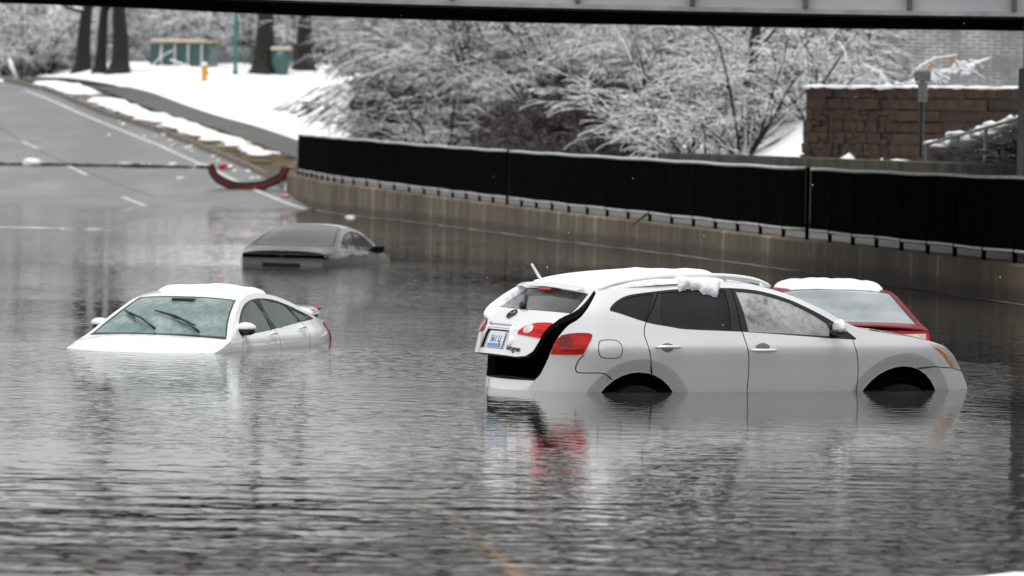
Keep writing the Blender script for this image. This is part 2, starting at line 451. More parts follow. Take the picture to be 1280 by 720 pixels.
class MB:
    """collects shapes into one mesh"""
    def __init__(s): s.v = []; s.f = []
    def add(s, verts, faces):
        n = len(s.v); s.v += [tuple(p) for p in verts]; s.f += [tuple(i + n for i in f) for f in faces]
    def box(s, c, size, rz=0., jit=0.):
        hx, hy, hz = size[0] / 2, size[1] / 2, size[2] / 2
        cs, sn = math.cos(rz), math.sin(rz)
        vs = []
        for x, y, z in ((-1, -1, -1), (1, -1, -1), (1, 1, -1), (-1, 1, -1), (-1, -1, 1), (1, -1, 1), (1, 1, 1), (-1, 1, 1)):
            px, py, pz = x * hx, y * hy, z * hz
            if jit: px += rnd.uniform(-jit, jit); py += rnd.uniform(-jit, jit); pz += rnd.uniform(-jit, jit)
            vs.append((c[0] + px * cs - py * sn, c[1] + px * sn + py * cs, c[2] + pz))
        s.add(vs, [(3, 2, 1, 0), (4, 5, 6, 7), (0, 1, 5, 4), (1, 2, 6, 5), (2, 3, 7, 6), (3, 0, 4, 7)])
    def tube(s, pts, rad, n=6, cap=True):
        pts = [np.array(p, float) for p in pts]
        if not hasattr(rad, '__len__'): rad = [rad] * len(pts)
        vs = []
        for i, p in enumerate(pts):
            t = pts[min(i + 1, len(pts) - 1)] - pts[max(i - 1, 0)]
            t = t / (np.linalg.norm(t) + 1e-9)
            a = np.array((0, 0, 1.)) if abs(t[2]) < .9 else np.array((1., 0, 0))
            u = np.cross(a, t); u /= np.linalg.norm(u); w = np.cross(t, u)
            for k in range(n):
                an = 2 * math.pi * k / n + math.pi / 2
                vs.append(p + rad[i] * (u * math.cos(an) + w * math.sin(an)))
        fs = []
        for i in range(len(pts) - 1):
            for k in range(n):
                a, b = i * n + k, i * n + (k + 1) % n
                fs.append((a, b, b + n, a + n))
        if cap:
            fs.append(tuple(range(n))[::-1]); fs.append(tuple(range((len(pts) - 1) * n, len(pts) * n)))
        s.add(vs, fs)
    def lathe(s, prof, n=16, c=(0, 0, 0), axis='z'):
        vs = []
        for r, z in prof:
            for k in range(n):
                a = 2 * math.pi * k / n
                if axis == 'z': vs.append((c[0] + r * math.cos(a), c[1] + r * math.sin(a), c[2] + z))
                else: vs.append((c[0] + r * math.cos(a), c[1] + z, c[2] + r * math.sin(a)))
        fs = []
        for i in range(len(prof) - 1):
            for k in range(n):
                a, b = i * n + k, i * n + (k + 1) % n
                fs.append((a, b, b + n, a + n))
        s.add(vs, fs)
    def blob(s, c, r, seed=0, amp=.25, n=2, flat=0.):
        bm = bmesh.new()
        bmesh.ops.create_icosphere(bm, subdivisions=n, radius=1)
        rg = random.Random(seed)
        ph = [rg.uniform(0, 6.28) for _ in range(6)]
        vs = []
        for v in bm.verts:
            p = v.co
            k = 1 + amp * (math.sin(3 * p.x + ph[0]) * math.sin(3.3 * p.y + ph[1]) + .6 * math.sin(6 * p.z + ph[2] + 4 * p.x)) * .7
            z = p.z * k
            if flat and z < -flat: z = -flat
            vs.append((c[0] + p.x * k * r[0], c[1] + p.y * k * r[1], c[2] + z * r[2]))
        bm.verts.index_update()
        s.add(vs, [[v.index for v in f.verts] for f in bm.faces])
        bm.free()
    def build(s, name, mat, parent=None, smooth=False):
        return mesh_obj(name, s.v, s.f, mat, parent, smooth)

def bevel_obj(o, w, seg=2):
    bm = bmesh.new(); bm.from_mesh(o.data)
    bmesh.ops.bevel(bm, geom=bm.edges[:], offset=w, segments=seg, profile=.6, affect='EDGES')
    bm.to_mesh(o.data); bm.free()
    return o

def pchip(pts):
    X = [p[0] for p in pts]; Y = [p[1] for p in pts]
    n = len(X); h = [X[i + 1] - X[i] for i in range(n - 1)]; d = [(Y[i + 1] - Y[i]) / h[i] for i in range(n - 1)]
    m = [d[0]] + [0 if d[i - 1] * d[i] <= 0 else 2 * d[i - 1] * d[i] / (d[i - 1] + d[i]) for i in range(1, n - 1)] + [d[-1]]
    def f(x):
        if x <= X[0]: return Y[0] + m[0] * (x - X[0])
        if x >= X[-1]: return Y[-1] + m[-1] * (x - X[-1])
        i = 0
        while X[i + 1] < x: i += 1
        t = (x - X[i]) / h[i]
        return (2 * t**3 - 3 * t * t + 1) * Y[i] + (t**3 - 2 * t * t + t) * h[i] * m[i] + (-2 * t**3 + 3 * t * t) * Y[i + 1] + (t**3 - t * t) * h[i] * m[i + 1]
    return f

def smooth01(t):
    t = min(1, max(0, t)); return t * t * (3 - 2 * t)

# ---- panels cut out of a curved surface (a chart): planar triangulation mapped onto the surface
def pip(px, py, poly):
    inside = np.zeros(len(px), bool)
    n = len(poly); j = n - 1
    for i in range(n):
        xi, yi = poly[i]; xj, yj = poly[j]
        if yi != yj:
            inside ^= ((yi > py) != (yj > py)) & (px < (xj - xi) * (py - yi) / (yj - yi) + xi)
        j = i
    return inside

def resample(poly, sp, closed=True):
    out = []; n = len(poly)
    for i in range(n if closed else n - 1):
        a = np.array(poly[i], float); b = np.array(poly[(i + 1) % n], float)
        k = max(1, int(math.ceil(np.linalg.norm(b - a) / sp)))
        for q in range(k): out.append(tuple(a + (b - a) * q / k))
    if not closed: out.append(tuple(poly[-1]))
    return out

def curve_pts(pts, n=6, closed=False):
    """Catmull-Rom through points"""
    P = [np.array(p, float) for p in pts]; N_ = len(P); out = []
    rng = range(N_ if closed else N_ - 1)
    for i in rng:
        p0 = P[i - 1] if (closed or i > 0) else P[0]; p1 = P[i]
        p2 = P[(i + 1) % N_]; p3 = P[(i + 2) % N_] if (closed or i + 2 < N_) else P[-1]
        for k in range(n):
            t = k / n
            out.append(tuple(.5 * (2 * p1 + (p2 - p0) * t + (2 * p0 - 5 * p1 + 4 * p2 - p3) * t * t + (3 * p1 - p0 - 3 * p2 + p3) * t**3)))
    if not closed: out.append(tuple(P[-1]))
    return out

def strip(line, w):
    """thin closed polygon around a polyline"""
    P = [np.array(p, float) for p in line]; a, b = [], []
    for i, p in enumerate(P):
        t = P[min(i + 1, len(P) - 1)] - P[max(i - 1, 0)]; t /= np.linalg.norm(t) + 1e-9
        nn = np.array((-t[1], t[0])); a.append(tuple(p + nn * w / 2)); b.append(tuple(p - nn * w / 2))
    return a + b[::-1]

def chart(outer, regions, surf, sp=.07):
    """regions: list of (key, polygon, offset). Returns {key: (verts, normals, tris)}; 'base' is the rest.
    surf(a, b) -> (point, normal)"""
    pts, edges = [], []
    for poly in [outer] + [r[1] for r in regions]:
        q = resample(poly, sp); n0 = len(pts)
        pts += q; edges += [(n0 + i, n0 + (i + 1) % len(q)) for i in range(len(q))]
    A = np.array(outer); lo, hi = A.min(0), A.max(0)
    gx, gy = np.meshgrid(np.arange(lo[0], hi[0], sp), np.arange(lo[1], hi[1], sp))
    gx, gy = gx.ravel(), gy.ravel(); k = pip(gx, gy, outer)
    pts += [(float(a) + .0007, float(b) + .0003) for a, b in zip(gx[k], gy[k])]
    V, E_, F_, *_ = delaunay_2d_cdt([Vector((float(p[0]), float(p[1]))) for p in pts], edges, [], 0, 1e-5)
    P = np.array([(v.x, v.y) for v in V]); T = np.array([f for f in F_ if len(f) == 3])
    cen = P[T].mean(1)
    own = np.full(len(T), -1); inn = pip(cen[:, 0], cen[:, 1], outer)
    for ri in range(len(regions) - 1, -1, -1):
        own[pip(cen[:, 0], cen[:, 1], regions[ri][1])] = ri
    S = [surf(a, b) for a, b in P]
    PT = np.array([s[0] for s in S]); NM = np.array([s[1] for s in S]); NM /= np.linalg.norm(NM, axis=1)[:, None]
    res = {}
    keys = {}
    for ri, r in enumerate(regions): keys.setdefault(r[0], []).append(ri)
    keys['base'] = [-1]
    for key, ids in keys.items():
        sel = T[inn & np.isin(own, ids)]
        if len(sel) == 0: continue
        off = regions[ids[0]][2] if ids[0] >= 0 else 0.
        u, inv = np.unique(sel, return_inverse=True); inv = inv.reshape(sel.shape)
        nn = NM[u]
        if callable(off):      # relief that varies over a side panel: move and tilt
            ov = np.array([off(a, b) for a, b in P[u]]); e = .003
            gx_ = np.array([(off(a + e, b) - off(a - e, b)) / (2 * e) for a, b in P[u]]); gz_ = np.array([(off(a, b + e) - off(a, b - e)) / (2 * e) for a, b in P[u]])
            vv = PT[u] + nn * ov[:, None]; nn = nn - np.stack([gx_, gx_ * 0, gz_], 1); nn /= np.linalg.norm(nn, axis=1)[:, None]
        else: vv = PT[u] + nn * off
        g = np.cross(vv[inv[:, 1]] - vv[inv[:, 0]], vv[inv[:, 2]] - vv[inv[:, 0]])
        flip = (g * nn[inv].mean(1)).sum(1) < 0
        inv[flip] = inv[flip][:, ::-1]
        res[key] = (vv, nn, inv)
    return res

def snow_sheet(poly, surf, thick, seed=0, sp=.05, edge=.07, base=-.004):
    """snow lying on a surface inside poly: rounds off to nothing at its rim"""
    rg = random.Random(seed); ph = [rg.uniform(0, 6.28) for _ in range(6)]
    q = resample(poly, sp); n0 = len(q)
    pts = list(q); edges = [(i, (i + 1) % n0) for i in range(n0)]
    A = np.array(poly); lo, hi = A.min(0), A.max(0)
    for d in (.25, .6):   # extra rings close to the rim for a round shoulder
        pass
    gx, gy = np.meshgrid(np.arange(lo[0], hi[0], sp * .7), np.arange(lo[1], hi[1], sp * .7)); gx, gy = gx.ravel(), gy.ravel()
    k = pip(gx, gy, poly)
    pts += [(float(a) + .0007, float(b) + .0003) for a, b in zip(gx[k], gy[k])]
    V, E_, F_, *_ = delaunay_2d_cdt([Vector((float(p[0]), float(p[1]))) for p in pts], edges, [], 0, 1e-5)
    P = np.array([(v.x, v.y) for v in V]); T = np.array([f for f in F_ if len(f) == 3]); cen = P[T].mean(1)
    T = T[pip(cen[:, 0], cen[:, 1], poly)]
    Q = np.array(poly, float); dist = np.full(len(P), 1e9)
    for i in range(len(Q)):
        a, b = Q[i], Q[(i + 1) % len(Q)]; ab = b - a
        t = np.clip(((P - a) @ ab) / (ab @ ab + 1e-12), 0, 1)
        dist = np.minimum(dist, np.linalg.norm(P - (a + t[:, None] * ab), axis=1))
    verts = []
    for (a, b), d in zip(P, dist):
        p, n = surf(a, b); n = np.array(n, float); n /= np.linalg.norm(n)
        w = math.sqrt(max(0., 1 - (1 - min(1, d / edge))**2))
        h = thick * (1 + .22 * math.sin(7 * a + ph[0]) * math.sin(9 * b + ph[1]) + .12 * math.sin(23 * a + ph[2]) * math.sin(19 * b + ph[3]))
        verts.append(np.array(p) + n * (base + h * w))
    verts = np.array(verts)
    g = np.cross(verts[T[:, 1]] - verts[T[:, 0]], verts[T[:, 2]] - verts[T[:, 0]])
    nref = np.array([surf(a, b)[1] for a, b in cen[pip(cen[:, 0], cen[:, 1], poly)]])
    fl = (g * nref).sum(1) < 0
    T[fl] = T[fl][:, ::-1]
    return verts, T

def text_geo(s, size, depth=.004):
    cu = bpy.data.curves.new('t', 'FONT'); cu.body = s; cu.size = size; cu.extrude = depth; cu.align_x = 'CENTER'; cu.align_y = 'CENTER'
    o = bpy.data.objects.new('t', cu); COL.objects.link(o)
    dg = bpy.context.evaluated_depsgraph_get(); dg.update()
    me = o.evaluated_get(dg).to_mesh()
    v = [tuple(p.co) for p in me.vertices]; f = [tuple(p.vertices) for p in me.polygons]
    o.evaluated_get(dg).to_mesh_clear()
    bpy.data.objects.remove(o); bpy.data.curves.remove(cu)
    return v, f

# ================================================================== THE SETTING
zr = pchip([(-60, 1.6), (0, 1.0), (20, .30), (26, 0), (36, -.42), (46, -.68), (56, -.93), (68, -1.0), (88, -.98), (120, -.55), (146, 0), (160, .42), (180, 1.30), (225, 3.75), (245, 4.35), (300, 4.5), (500, 4.6), (900, 4.6)])
XR = pchip([(-60, 33), (-20, 25), (26, 15.5), (72.3, 7.23), (81.7, 5.87), (88.1, 4.95), (98.2, 3.21), (109.2, 1.0), (116.6, -.3), (125, -1.79), (135.5, -4.06), (139.4, -4.85), (148, -5.95), (163.75, -7.71), (173.75, -9.33), (184.25, -11.43), (195.5, -13.98), (202.25, -15.92), (210.5, -17.89), (221.75, -20.17), (245, -26), (300, -40), (500, -95), (900, -200)])
wall_top = pchip([(-60, .8), (26, .58), (72, .55), (88, .53), (109, .60), (125, .67), (139, .80), (155, .86), (900, .86)])
plateau = pchip([(-60, 3.3), (120, 3.3), (160, 3.8), (200, 4.3), (238, 4.22), (246, 4.85), (252, 5.25), (270, 5.8), (300, 6.3), (350, 7.5), (450, 10), (900, 25)])
ROADW = 27.0

def side_level(Y):
    return max(zr(Y) + .14, wall_top(Y)) if Y < 166 else zr(Y) + .14

def terrain(X, Y):
    d = X - XR(Y); z0 = zr(Y)
    if d <= .01:
        if d > -ROADW - .1: return z0 - .05
        zs = max(z0 + .12, .55)
        return zs + max(0, plateau(Y) + .5 - zs) * smooth01((-d - ROADW - 2.5) / 12)
    zs = side_level(Y); pl = max(plateau(Y), zs)
    if Y > 170: a, b = 4.3, 8.6
    else: a, b = 4.5, 11.
    zg = zs + (pl - zs) * smooth01((d - a) / (b - a))
    if Y < 116 and Y > 60:
        lw = 1 - smooth01((Y - 110.5) / 3)
        along = (X - 6.2) * .632 - (Y - 111.3) * .775
        s = (X - 6.2) * .775 + (Y - 111.3) * .632
        k = smooth01((along + 1.5) / 1.3)
        w0, w1 = -.5 + .75 * k, 4.5 - 3.4 * k
        zb = zs if d < 3.2 else 1.80
        zb = zb + (max(3.38, zb) - zb) * smooth01((s - w0) / (w1 - w0)) * (1 if d > 3.2 else 0)
        zg = zg * (1 - lw) + zb * lw
    return zg

def cover(X, Y):
    d = X - XR(Y)
    if d < .01: return .9
    if d > 3.4 and 90 < Y < 134 and X > .031 * Y: return .60 if Y > 124 else .74
    if Y > 172:
        if d < 2.3: return .42 if Y > 180 else .22
        if d < 4.1: return .3
        if X > -.0305 * Y and Y < 235: return .12
        if d > 5.2 and 177 < Y < 206: return .50 + .25 * smooth01((Y - 196) / 10)
        if d > 4.2 and Y < 178: return .62
        return .95
    if Y > 118:
        if d < 4: return .2
        return .08 + .45 * smooth01((d - 11) / 6)
    if Y < 90 and Y > 70: return .12
    if d > 3.4 and Y < 124: return .95
    if X > .0315 * Y and Y < 142 and d > 3.4: return .66
    return .3 if d < 3.2 else .80

def grid_sheet(name, Ys, ds, zf, mat, attr=None, kind='structure'):
    V = []; A = []
    for Y in Ys:
        for d in ds:
            X = XR(Y) + d
            V.append((X, Y, zf(X, Y))); A.append(attr(X, Y) if attr else 0)
    n = len(ds)
    F = [(i * n + j, i * n + j + 1, (i + 1) * n + j + 1, (i + 1) * n + j) for i in range(len(Ys) - 1) for j in range(n - 1)]
    o = mesh_obj(name, V, F, mat, None, True)
    if attr:
        a = o.data.attributes.new('cover' if mat is M['ground'] else 'depth', 'FLOAT', 'POINT')
        a.data.foreach_set('value', A)
    return tag(o, kind=kind)

def frange(a, b, s):
    return [a + s * i for i in range(int(round((b - a) / s)) + 1)]

Ys = frange(-60, 65, 5) + frange(70, 125, .7)[0:] + frange(127, 265, 2) + frange(275, 500, 15) + [560, 640, 760, 900]
ds = [-400, -150, -80, -60, -50, -44, -38, -33, -30, -27.2, -26.9, -14, -7, -.05, .0, .03, .3, 1, 1.7, 2.3, 3.15, 3.25] + frange(3.8, 20, .6) + [22, 25, 29, 34, 40, 50, 70, 110, 200, 450]
def terr_jit(X, Y):
    d = X - XR(Y); z = terrain(X, Y)
    if d > 4.6: z += .10 * math.sin(X * 1.3 + 1) * math.sin(Y * .55) + .05 * math.sin(X * 3.1) * math.sin(Y * 1.9)
    return z
grid_sheet('ground', Ys, ds, terr_jit, M['ground'], cover)
RY = frange(-60, 250, 2.5)
grid_sheet('road', RY, [-ROADW, -20, -14, -10, -6, -3, -1, -.02], lambda X, Y: zr(Y), M['asphalt'])

def walk_d(Y):
    return .45 + 1.85 * smooth01((Y - 150) / 25)
SW = frange(55, 228, 2)
V, F = [], []
for i, Y in enumerate(SW):
    a = walk_d(Y); z = side_level(Y) + .012
    V += [(XR(Y) + a, Y, z), (XR(Y) + a + 1.9, Y, z)]
    if i: F.append((2 * i - 2, 2 * i - 1, 2 * i + 1, 2 * i))
tag(mesh_obj('sidewalk', V, F, M['walk'], None, True), kind='structure')

V, F = [], []
for i, Y in enumerate(frange(155, 190, 1.0)):
    z = side_level(Y) + .016 + .02 * math.sin(Y * 1.7); b_ = walk_d(Y) - .05
    for q in range(5):
        V.append((XR(Y) + .17 + (b_ - .17) * q / 4, Y, z + (.03 * math.sin(q * 2 + Y) if 0 < q < 4 else -.01)))
    if i: F += [((i - 1) * 5 + q, (i - 1) * 5 + q + 1, i * 5 + q + 1, i * 5 + q) for q in range(4)]
M['deadgrass'] = noise_mat('dead_grass', (.050, .032, .013), (.125, .092, .036), 2.2, .95, bump=.8, bscale=14, bdist=.05)
tag(mesh_obj('grass_verge', V, F, M['deadgrass'], None, True), kind='structure')

# kerb: a real step along the upper road
cb_ = MB()
for i, Y in enumerate(frange(159, 236, 1.5)):
    a, b = Y, Y + 1.49
    if Y > 234: break
    za, zb = zr(a), zr(b); xa, xb = XR(a), XR(b)
    ta, tb = side_level(a) + .02, side_level(b) + .02
    cb_.add([(xa - .02, a, za - .03), (xa + .15, a, za - .03), (xa + .15, a, ta), (xa + .01, a, ta), (xb - .02, b, zb - .03), (xb + .15, b, zb - .03), (xb + .15, b, tb), (xb + .01, b, tb)],
            [(0, 1, 2, 3), (4, 7, 6, 5), (0, 3, 7, 4), (3, 2, 6, 7), (2, 1, 5, 6)])
tag(cb_.build('kerb', M['curb']), kind='structure')

def marking(name, pts, w, mat, dz=.004, kind='structure'):
    """flat painted strip following the road profile"""
    V, F = [], []
    P = [np.array(p, float) for p in resample(pts, 2.0, False)]
    for i, p in enumerate(P):
        t = P[min(i + 1, len(P) - 1)] - P[max(i - 1, 0)]; t /= np.linalg.norm(t); n = np.array((-t[1], t[0])) * w / 2
        for q in (p + n, p - n):
            V.append((q[0], q[1], road_z(q[1]) + dz))
        if i: F.append((2 * i - 2, 2 * i - 1, 2 * i + 1, 2 * i))
    return tag(mesh_obj(name, V, F, mat), kind=kind)
def road_z(Y):   # height of the road sheet itself (piecewise flat between its rows)
    i = max(0, min(len(RY) - 2, int((Y + 60) // 2.5))); t = (Y - RY[i]) / 2.5
    return zr(RY[i]) * (1 - t) + zr(RY[i + 1]) * t
marking('edge_line', [(-5.2, 142), (-6.35, 148), (-9.9, 170), (-12.83, 185.2), (-17.4, 204.7), (-21.5, 224)], .17, M['paintwhite'])
for a, b in (((-17.95, 186.3), (-16.85, 181.5)), ((-14.9, 171.2), (-13.85, 166)), ((-11.6, 151.8), (-10.5, 146)), ((-21.6, 202), (-20.4, 197))):
    marking('lane_dash', [a, b], .16, M['paintwhite'])
marking('centre_line', [(1.25, 14), (.07, 27.2), (-.33, 35), (-4.6, 82)], .13, M['paintyellow'])
marking('tar_seam', [(-23.2, 212), (-19.53, 194.2), (-15.26, 173.5), (-10.6, 152)], .06, M['walk'])

# the flood
WY = frange(8, 60, 2) + frange(64, 160, 4)
V, F, A = [], [], []
WX = [-70, -40, -25, -18] + frange(-15, 15, 1.5) + [18, 25, 40]
for Y in WY:
    for X in WX:
        V.append((X, Y, 0)); A.append(max(0., -zr(Y)) if abs(X - XR(Y) + 13.5) < 14 else 1.0)
n = len(WX)
F = [(i * n + j, i * n + j + 1, (i + 1) * n + j + 1, (i + 1) * n + j) for i in range(len(WY) - 1) for j in range(n - 1)]
wo_ = mesh_obj('flood_water', V, F, M['water'])
wo_.data.attributes.new('depth', 'FLOAT', 'POINT').data.foreach_set('value', A)
tag(wo_, kind='structure')

# ------------------------------------------------------------------ retaining wall and railing
arc = [(Y, XR(Y)) for Y in frange(158, 20, -.5)] if False else [(158 - .5 * i, XR(158 - .5 * i)) for i in range(277)]
S_ = [0.]
for i in range(1, len(arc)): S_.append(S_[-1] + math.hypot(arc[i][0] - arc[i - 1][0], arc[i][1] - arc[i - 1][1]))
def at_s(s):
    s = min(max(s, 0), S_[-1] - .001); i = int(np.searchsorted(S_, s)) - 1; i = max(0, i)
    t = (s - S_[i]) / (S_[i + 1] - S_[i]); Y = arc[i][0] + (arc[i + 1][0] - arc[i][0]) * t; X = arc[i][1] + (arc[i + 1][1] - arc[i][1]) * t
    tx, ty = arc[i + 1][1] - arc[i][1], arc[i + 1][0] - arc[i][0]; l = math.hypot(tx, ty)
    return X, Y, tx / l, ty / l      # runs towards the camera; its left-hand side (ty, -tx)... faces away from the road
SMAX = S_[-1]

wall = thing('retaining_wall', 'stained concrete retaining wall rising from the flood under the black railing', 'wall', (XR(120), 120, zr(120)))
WO = wall.location
def rel(p, o): return (p[0] - o[0], p[1] - o[1], p[2] - o[2])
s0 = 0.; k = 0
joints = [0]
while joints[-1] < SMAX - 8: joints.append(joints[-1] + (6.1 if joints[-1] < 70 else 6.4))
for a, b in zip(joints[:-1], joints[1:]):
    n = 7; V, F = [], []
    for i in range(n):
        s = a + .012 + (b - a - .024) * i / (n - 1)
        X, Y, tx, ty = at_s(s); nx, ny = -ty, tx          # towards the pavement
        if nx < 0: nx, ny = -nx, -ny
        top = wall_top(Y) + .01; bot = min(zr(Y), 0) - .3
        for off, z in ((0, bot), (-.0, top - .03), (.03, top), (.34, top), (.34, bot)):
            V.append(rel((X + nx * off, Y + ny * off, z), WO))
        if i:
            for q in range(4): F.append(((i - 1) * 5 + q, i * 5 + q, i * 5 + q + 1, (i - 1) * 5 + q + 1))
    F.append((0, 1, 2, 3, 4)); F.append(tuple(range((n - 1) * 5, n * 5))[::-1])
    o = mesh_obj('wall_section', V, F, M['concrete'], wall)
    uv = o.data.uv_layers.new(name='run')
    for lp in o.data.loops:
        vi = lp.vertex_index; s = a + (b - a) * (vi // 5) / (n - 1)
        uv.data[lp.index].uv = (s, o.data.vertices[vi].co.z + WO[2])

FS0 = 3.6          # the railing begins a little inside the wall's far end
fence = thing('railing', 'long black picket railing with pale wet rails on top of the concrete wall', 'railing', (XR(120), 120, wall_top(120)))
FO = fence.location
def fence_pt(s, off, h):
    X, Y, tx, ty = at_s(s); nx, ny = -ty, tx
    if nx < 0: nx, ny = -nx, -ny
    return (X + nx * off, Y + ny * off, wall_top(Y) + .01 + h)
def s_of_Y(Y): return float(np.interp(-Y, [-a[0] for a in arc], S_))
breaks = [FS0, s_of_Y(116.6), s_of_Y(88.3), s_of_Y(66.0), s_of_Y(44), SMAX - 2]
HT, HB = 1.22, .165
for a, b in zip(breaks[:-1], breaks[1:]):
    a2, b2 = a + (.30 if a > FS0 + 1 else .05), b - .22
    pk = MB(); s = a2 + .05
    while s < b2 - .03:
        x, y, z = fence_pt(s, .15, 0); X, Y, tx, ty = at_s(s); hp = .5
        rz = math.atan2(ty, tx)
        pk.box((x - FO[0], y - FO[1], z + (HT + HB) / 2 - FO[2]), (.034, .030, HT - HB), rz)
        s += .088
    tag(pk.build('picket_panel', M['fence'], fence), kind='stuff')
    for nm, h, r in (('top_rail', HT, .032), ('bottom_rail', HB, .028)):
        m = MB(); nn = max(6, int((b2 - a2) / 1.2))
        m.tube([rel(fence_pt(a2 + (b2 - a2) * i / nn, .15, h + .008 * math.sin(i * 1.7)), FO) for i in range(nn + 1)], r, 8)
        m.build(nm, M['rail'], fence, True)
    np_ = max(1, int(round((b - a) / 1.9)))
    for i in range(np_):
        s = a + (b - a) * i / np_
        x, y, z = fence_pt(s + .012, .15, 0); X, Y, tx, ty = at_s(s)
        m = MB(); big = (i == 0)
        m.box((x - FO[0], y - FO[1], z + (HT + (.03 if big else -.05)) / 2 - FO[2]), (.05 if big else .055, .06, HT + (.03 if big else -.05)), math.atan2(ty, tx))
        m.build('post', M['fence'], fence)

# thin scum line floating along the wall
V, F = [], []
for i, s in enumerate(frange(14, SMAX - 4, .5)):
    X, Y, tx, ty = at_s(s); nx, ny = -ty, tx
    if nx < 0: nx, ny = -nx, -ny
    o1 = .03 + .03 * math.sin(s * 1.3); o2 = o1 + .10 + .05 * math.sin(s * 2.1 + 1) * math.sin(s * .7)
    V += [(X - nx * o1, Y - ny * o1, .006), (X - nx * o2, Y - ny * o2, .006)]
    if i: F.append((2 * i - 2, 2 * i - 1, 2 * i + 1, 2 * i))
tag(mesh_obj('scum_line', V, F, M['foam']), 'thin pale line of ice and scum floating along the foot of the concrete wall', 'scum line', kind='stuff')

# ------------------------------------------------------------------ bridge
zb = pchip([(-22, 4.35), (-7.6, 4.18), (-5.6, 4.14), (-3.0, 4.07), (.55, 4.04), (4.45, 4.03), (8.0, 4.05), (22, 4.08)])
zf_ = pchip([(-24, 4.53), (-8.9, 4.347), (-6.7, 4.30), (-3.66, 4.223), (.6, 4.175), (4.86, 4.175), (8.7, 4.194), (24, 4.21)])
BX = frange(-25, 27, 1.0)
BY = 80.0
br = thing('railway_bridge', 'pale grey steel girder bridge crossing over the flooded road', 'bridge', (0, BY, 4.3))
def swept(name, prof, mat, zfun=zb):
    V, F = [], []; n = len(prof)
    for i, x in enumerate(BX):
        for (y, z) in prof: V.append((x, y - BY, zfun(x) + z - 4.3))
        if i:
            for q in range(n): F.append(((i - 1) * n + q, (i - 1) * n + (q + 1) % n, i * n + (q + 1) % n, i * n + q))
    F.append(tuple(range(n))); F.append(tuple(range((len(BX) - 1) * n, len(BX) * n))[::-1])
    return mesh_obj(name, V, F, mat, br)
def rect(y0, y1, z0, z1): return [(y0, z0), (y1, z0), (y1, z1), (y0, z1)]
swept('girder_web', rect(72.10, 72.16, .076, 1.9), M['steel'])
swept('bottom_flange', rect(72.0, 72.30, 0.012, .076), M['steel_flange'])
swept('top_flange', rect(72.0, 72.30, 1.9, 1.98), M['steel_flange'])
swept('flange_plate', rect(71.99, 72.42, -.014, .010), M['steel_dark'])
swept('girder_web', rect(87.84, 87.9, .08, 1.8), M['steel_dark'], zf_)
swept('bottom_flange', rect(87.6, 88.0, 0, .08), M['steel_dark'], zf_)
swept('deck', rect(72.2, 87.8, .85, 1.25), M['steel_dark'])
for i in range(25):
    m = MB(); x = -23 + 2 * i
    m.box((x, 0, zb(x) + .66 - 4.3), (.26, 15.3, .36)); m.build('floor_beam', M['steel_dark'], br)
for x in (-23.4, -21.6, -19.8, -18.0, -16.2, -14.4, -12.6, -11, -9.6, -8.1, -6.3, -4.5, -2.7, -.92, .845, 2.46, 4.05, 5.51, 6.98, 8.5, 10.1, 11.7, 13.4, 15.1, 16.8, 18.5, 20.2, 21.9, 23.6, 25.3):
    m = MB(); m.box((x, 72.04 - BY, zb(x) + .99 - 4.3), (.067, .11, 1.8)); m.build('stiffener', M['stiff'], br)
for x in (-23.6, 25.2):
    m = MB(); m.box((x, 0, -2.1), (2.2, 16.6, 3.9)); m.build('abutment', M['concrete'], br)

# ------------------------------------------------------------------ low wall, block wall, brick building
LW = [(3.35, 114.5), (4.12, 110.5), (5.3, 103.5), (6.75, 95), (8.33, 85.5), (9.6, 78)]
lw = thing('low_wall', 'low mossy concrete wall behind the black railing below the brown block wall', 'wall', (6.2, 98, .66))
q = resample(LW, 2.6, False)
for (xa, ya), (xb, yb) in zip(q[:-1], q[1:]):
    tx, ty = xb - xa, yb - ya; l = math.hypot(tx, ty); m = MB()
    m.box(((xa + xb) / 2 - 6.2, (ya + yb) / 2 - 98, 1.26 / 2 - .02), (l - .012, .30, 1.29), math.atan2(ty, tx))
    o = bevel_obj(m.build('wall_section', M['lowwall'], lw), .015, 1)

bw = thing('block_wall', 'rust brown stone block wall with a snowy top beside the bridge', 'wall', (6.2, 111.3, 1.7), math.atan2(-5.4, 4.4) + 0)
# local x runs along the wall face (left to right), local -y is its outer face
wlen = 6.7
rg = random.Random(3)
z = 0.; row = 0
m = MB(); m.box((wlen / 2, .28, .85), (wlen - .05, .30, 1.72)); m.build('backing', M['block2'], bw)
cache = {}
while z < 1.70:
    x = 0.0 + .035 * z / .2; big_h = .245
    h = big_h
    while x < wlen:
        if x < 2.9:     # small rough stones
            sub = rg.choice((1, 1, 2)); wd = rg.uniform(.16, .30)
            for q_ in range(sub):
                hh = h / sub; key = ('s', rg.randrange(4), sub)
                m = MB(); m.box((x + wd / 2, .07 + rg.uniform(-.02, .03), z + hh * (q_ + .5)), (wd - .012, .17, hh - .012), 0, .018)
                m.build('block', M['block'] if rg.random() < .6 else M['block2'], bw)
        else:
            wd = rg.uniform(1.1, 1.7) if rg.random() < .8 else .7
            m = MB(); m.box((x + wd / 2, .06 + rg.uniform(-.015, .015), z + h / 2), (wd - .02, .17, h - .02), 0, .014)
            m.build('block', M['block'] if rg.random() < .7 else M['block2'], bw)
        x += wd
    z += h; row += 1
m = MB()
for i in range(9): m.blob((.4 + i * .72, .15, 1.705), (.55, .24, .045), i, .35, 2)
tag(m.build('snow_cap', M['snow'], bw, True), kind='stuff')

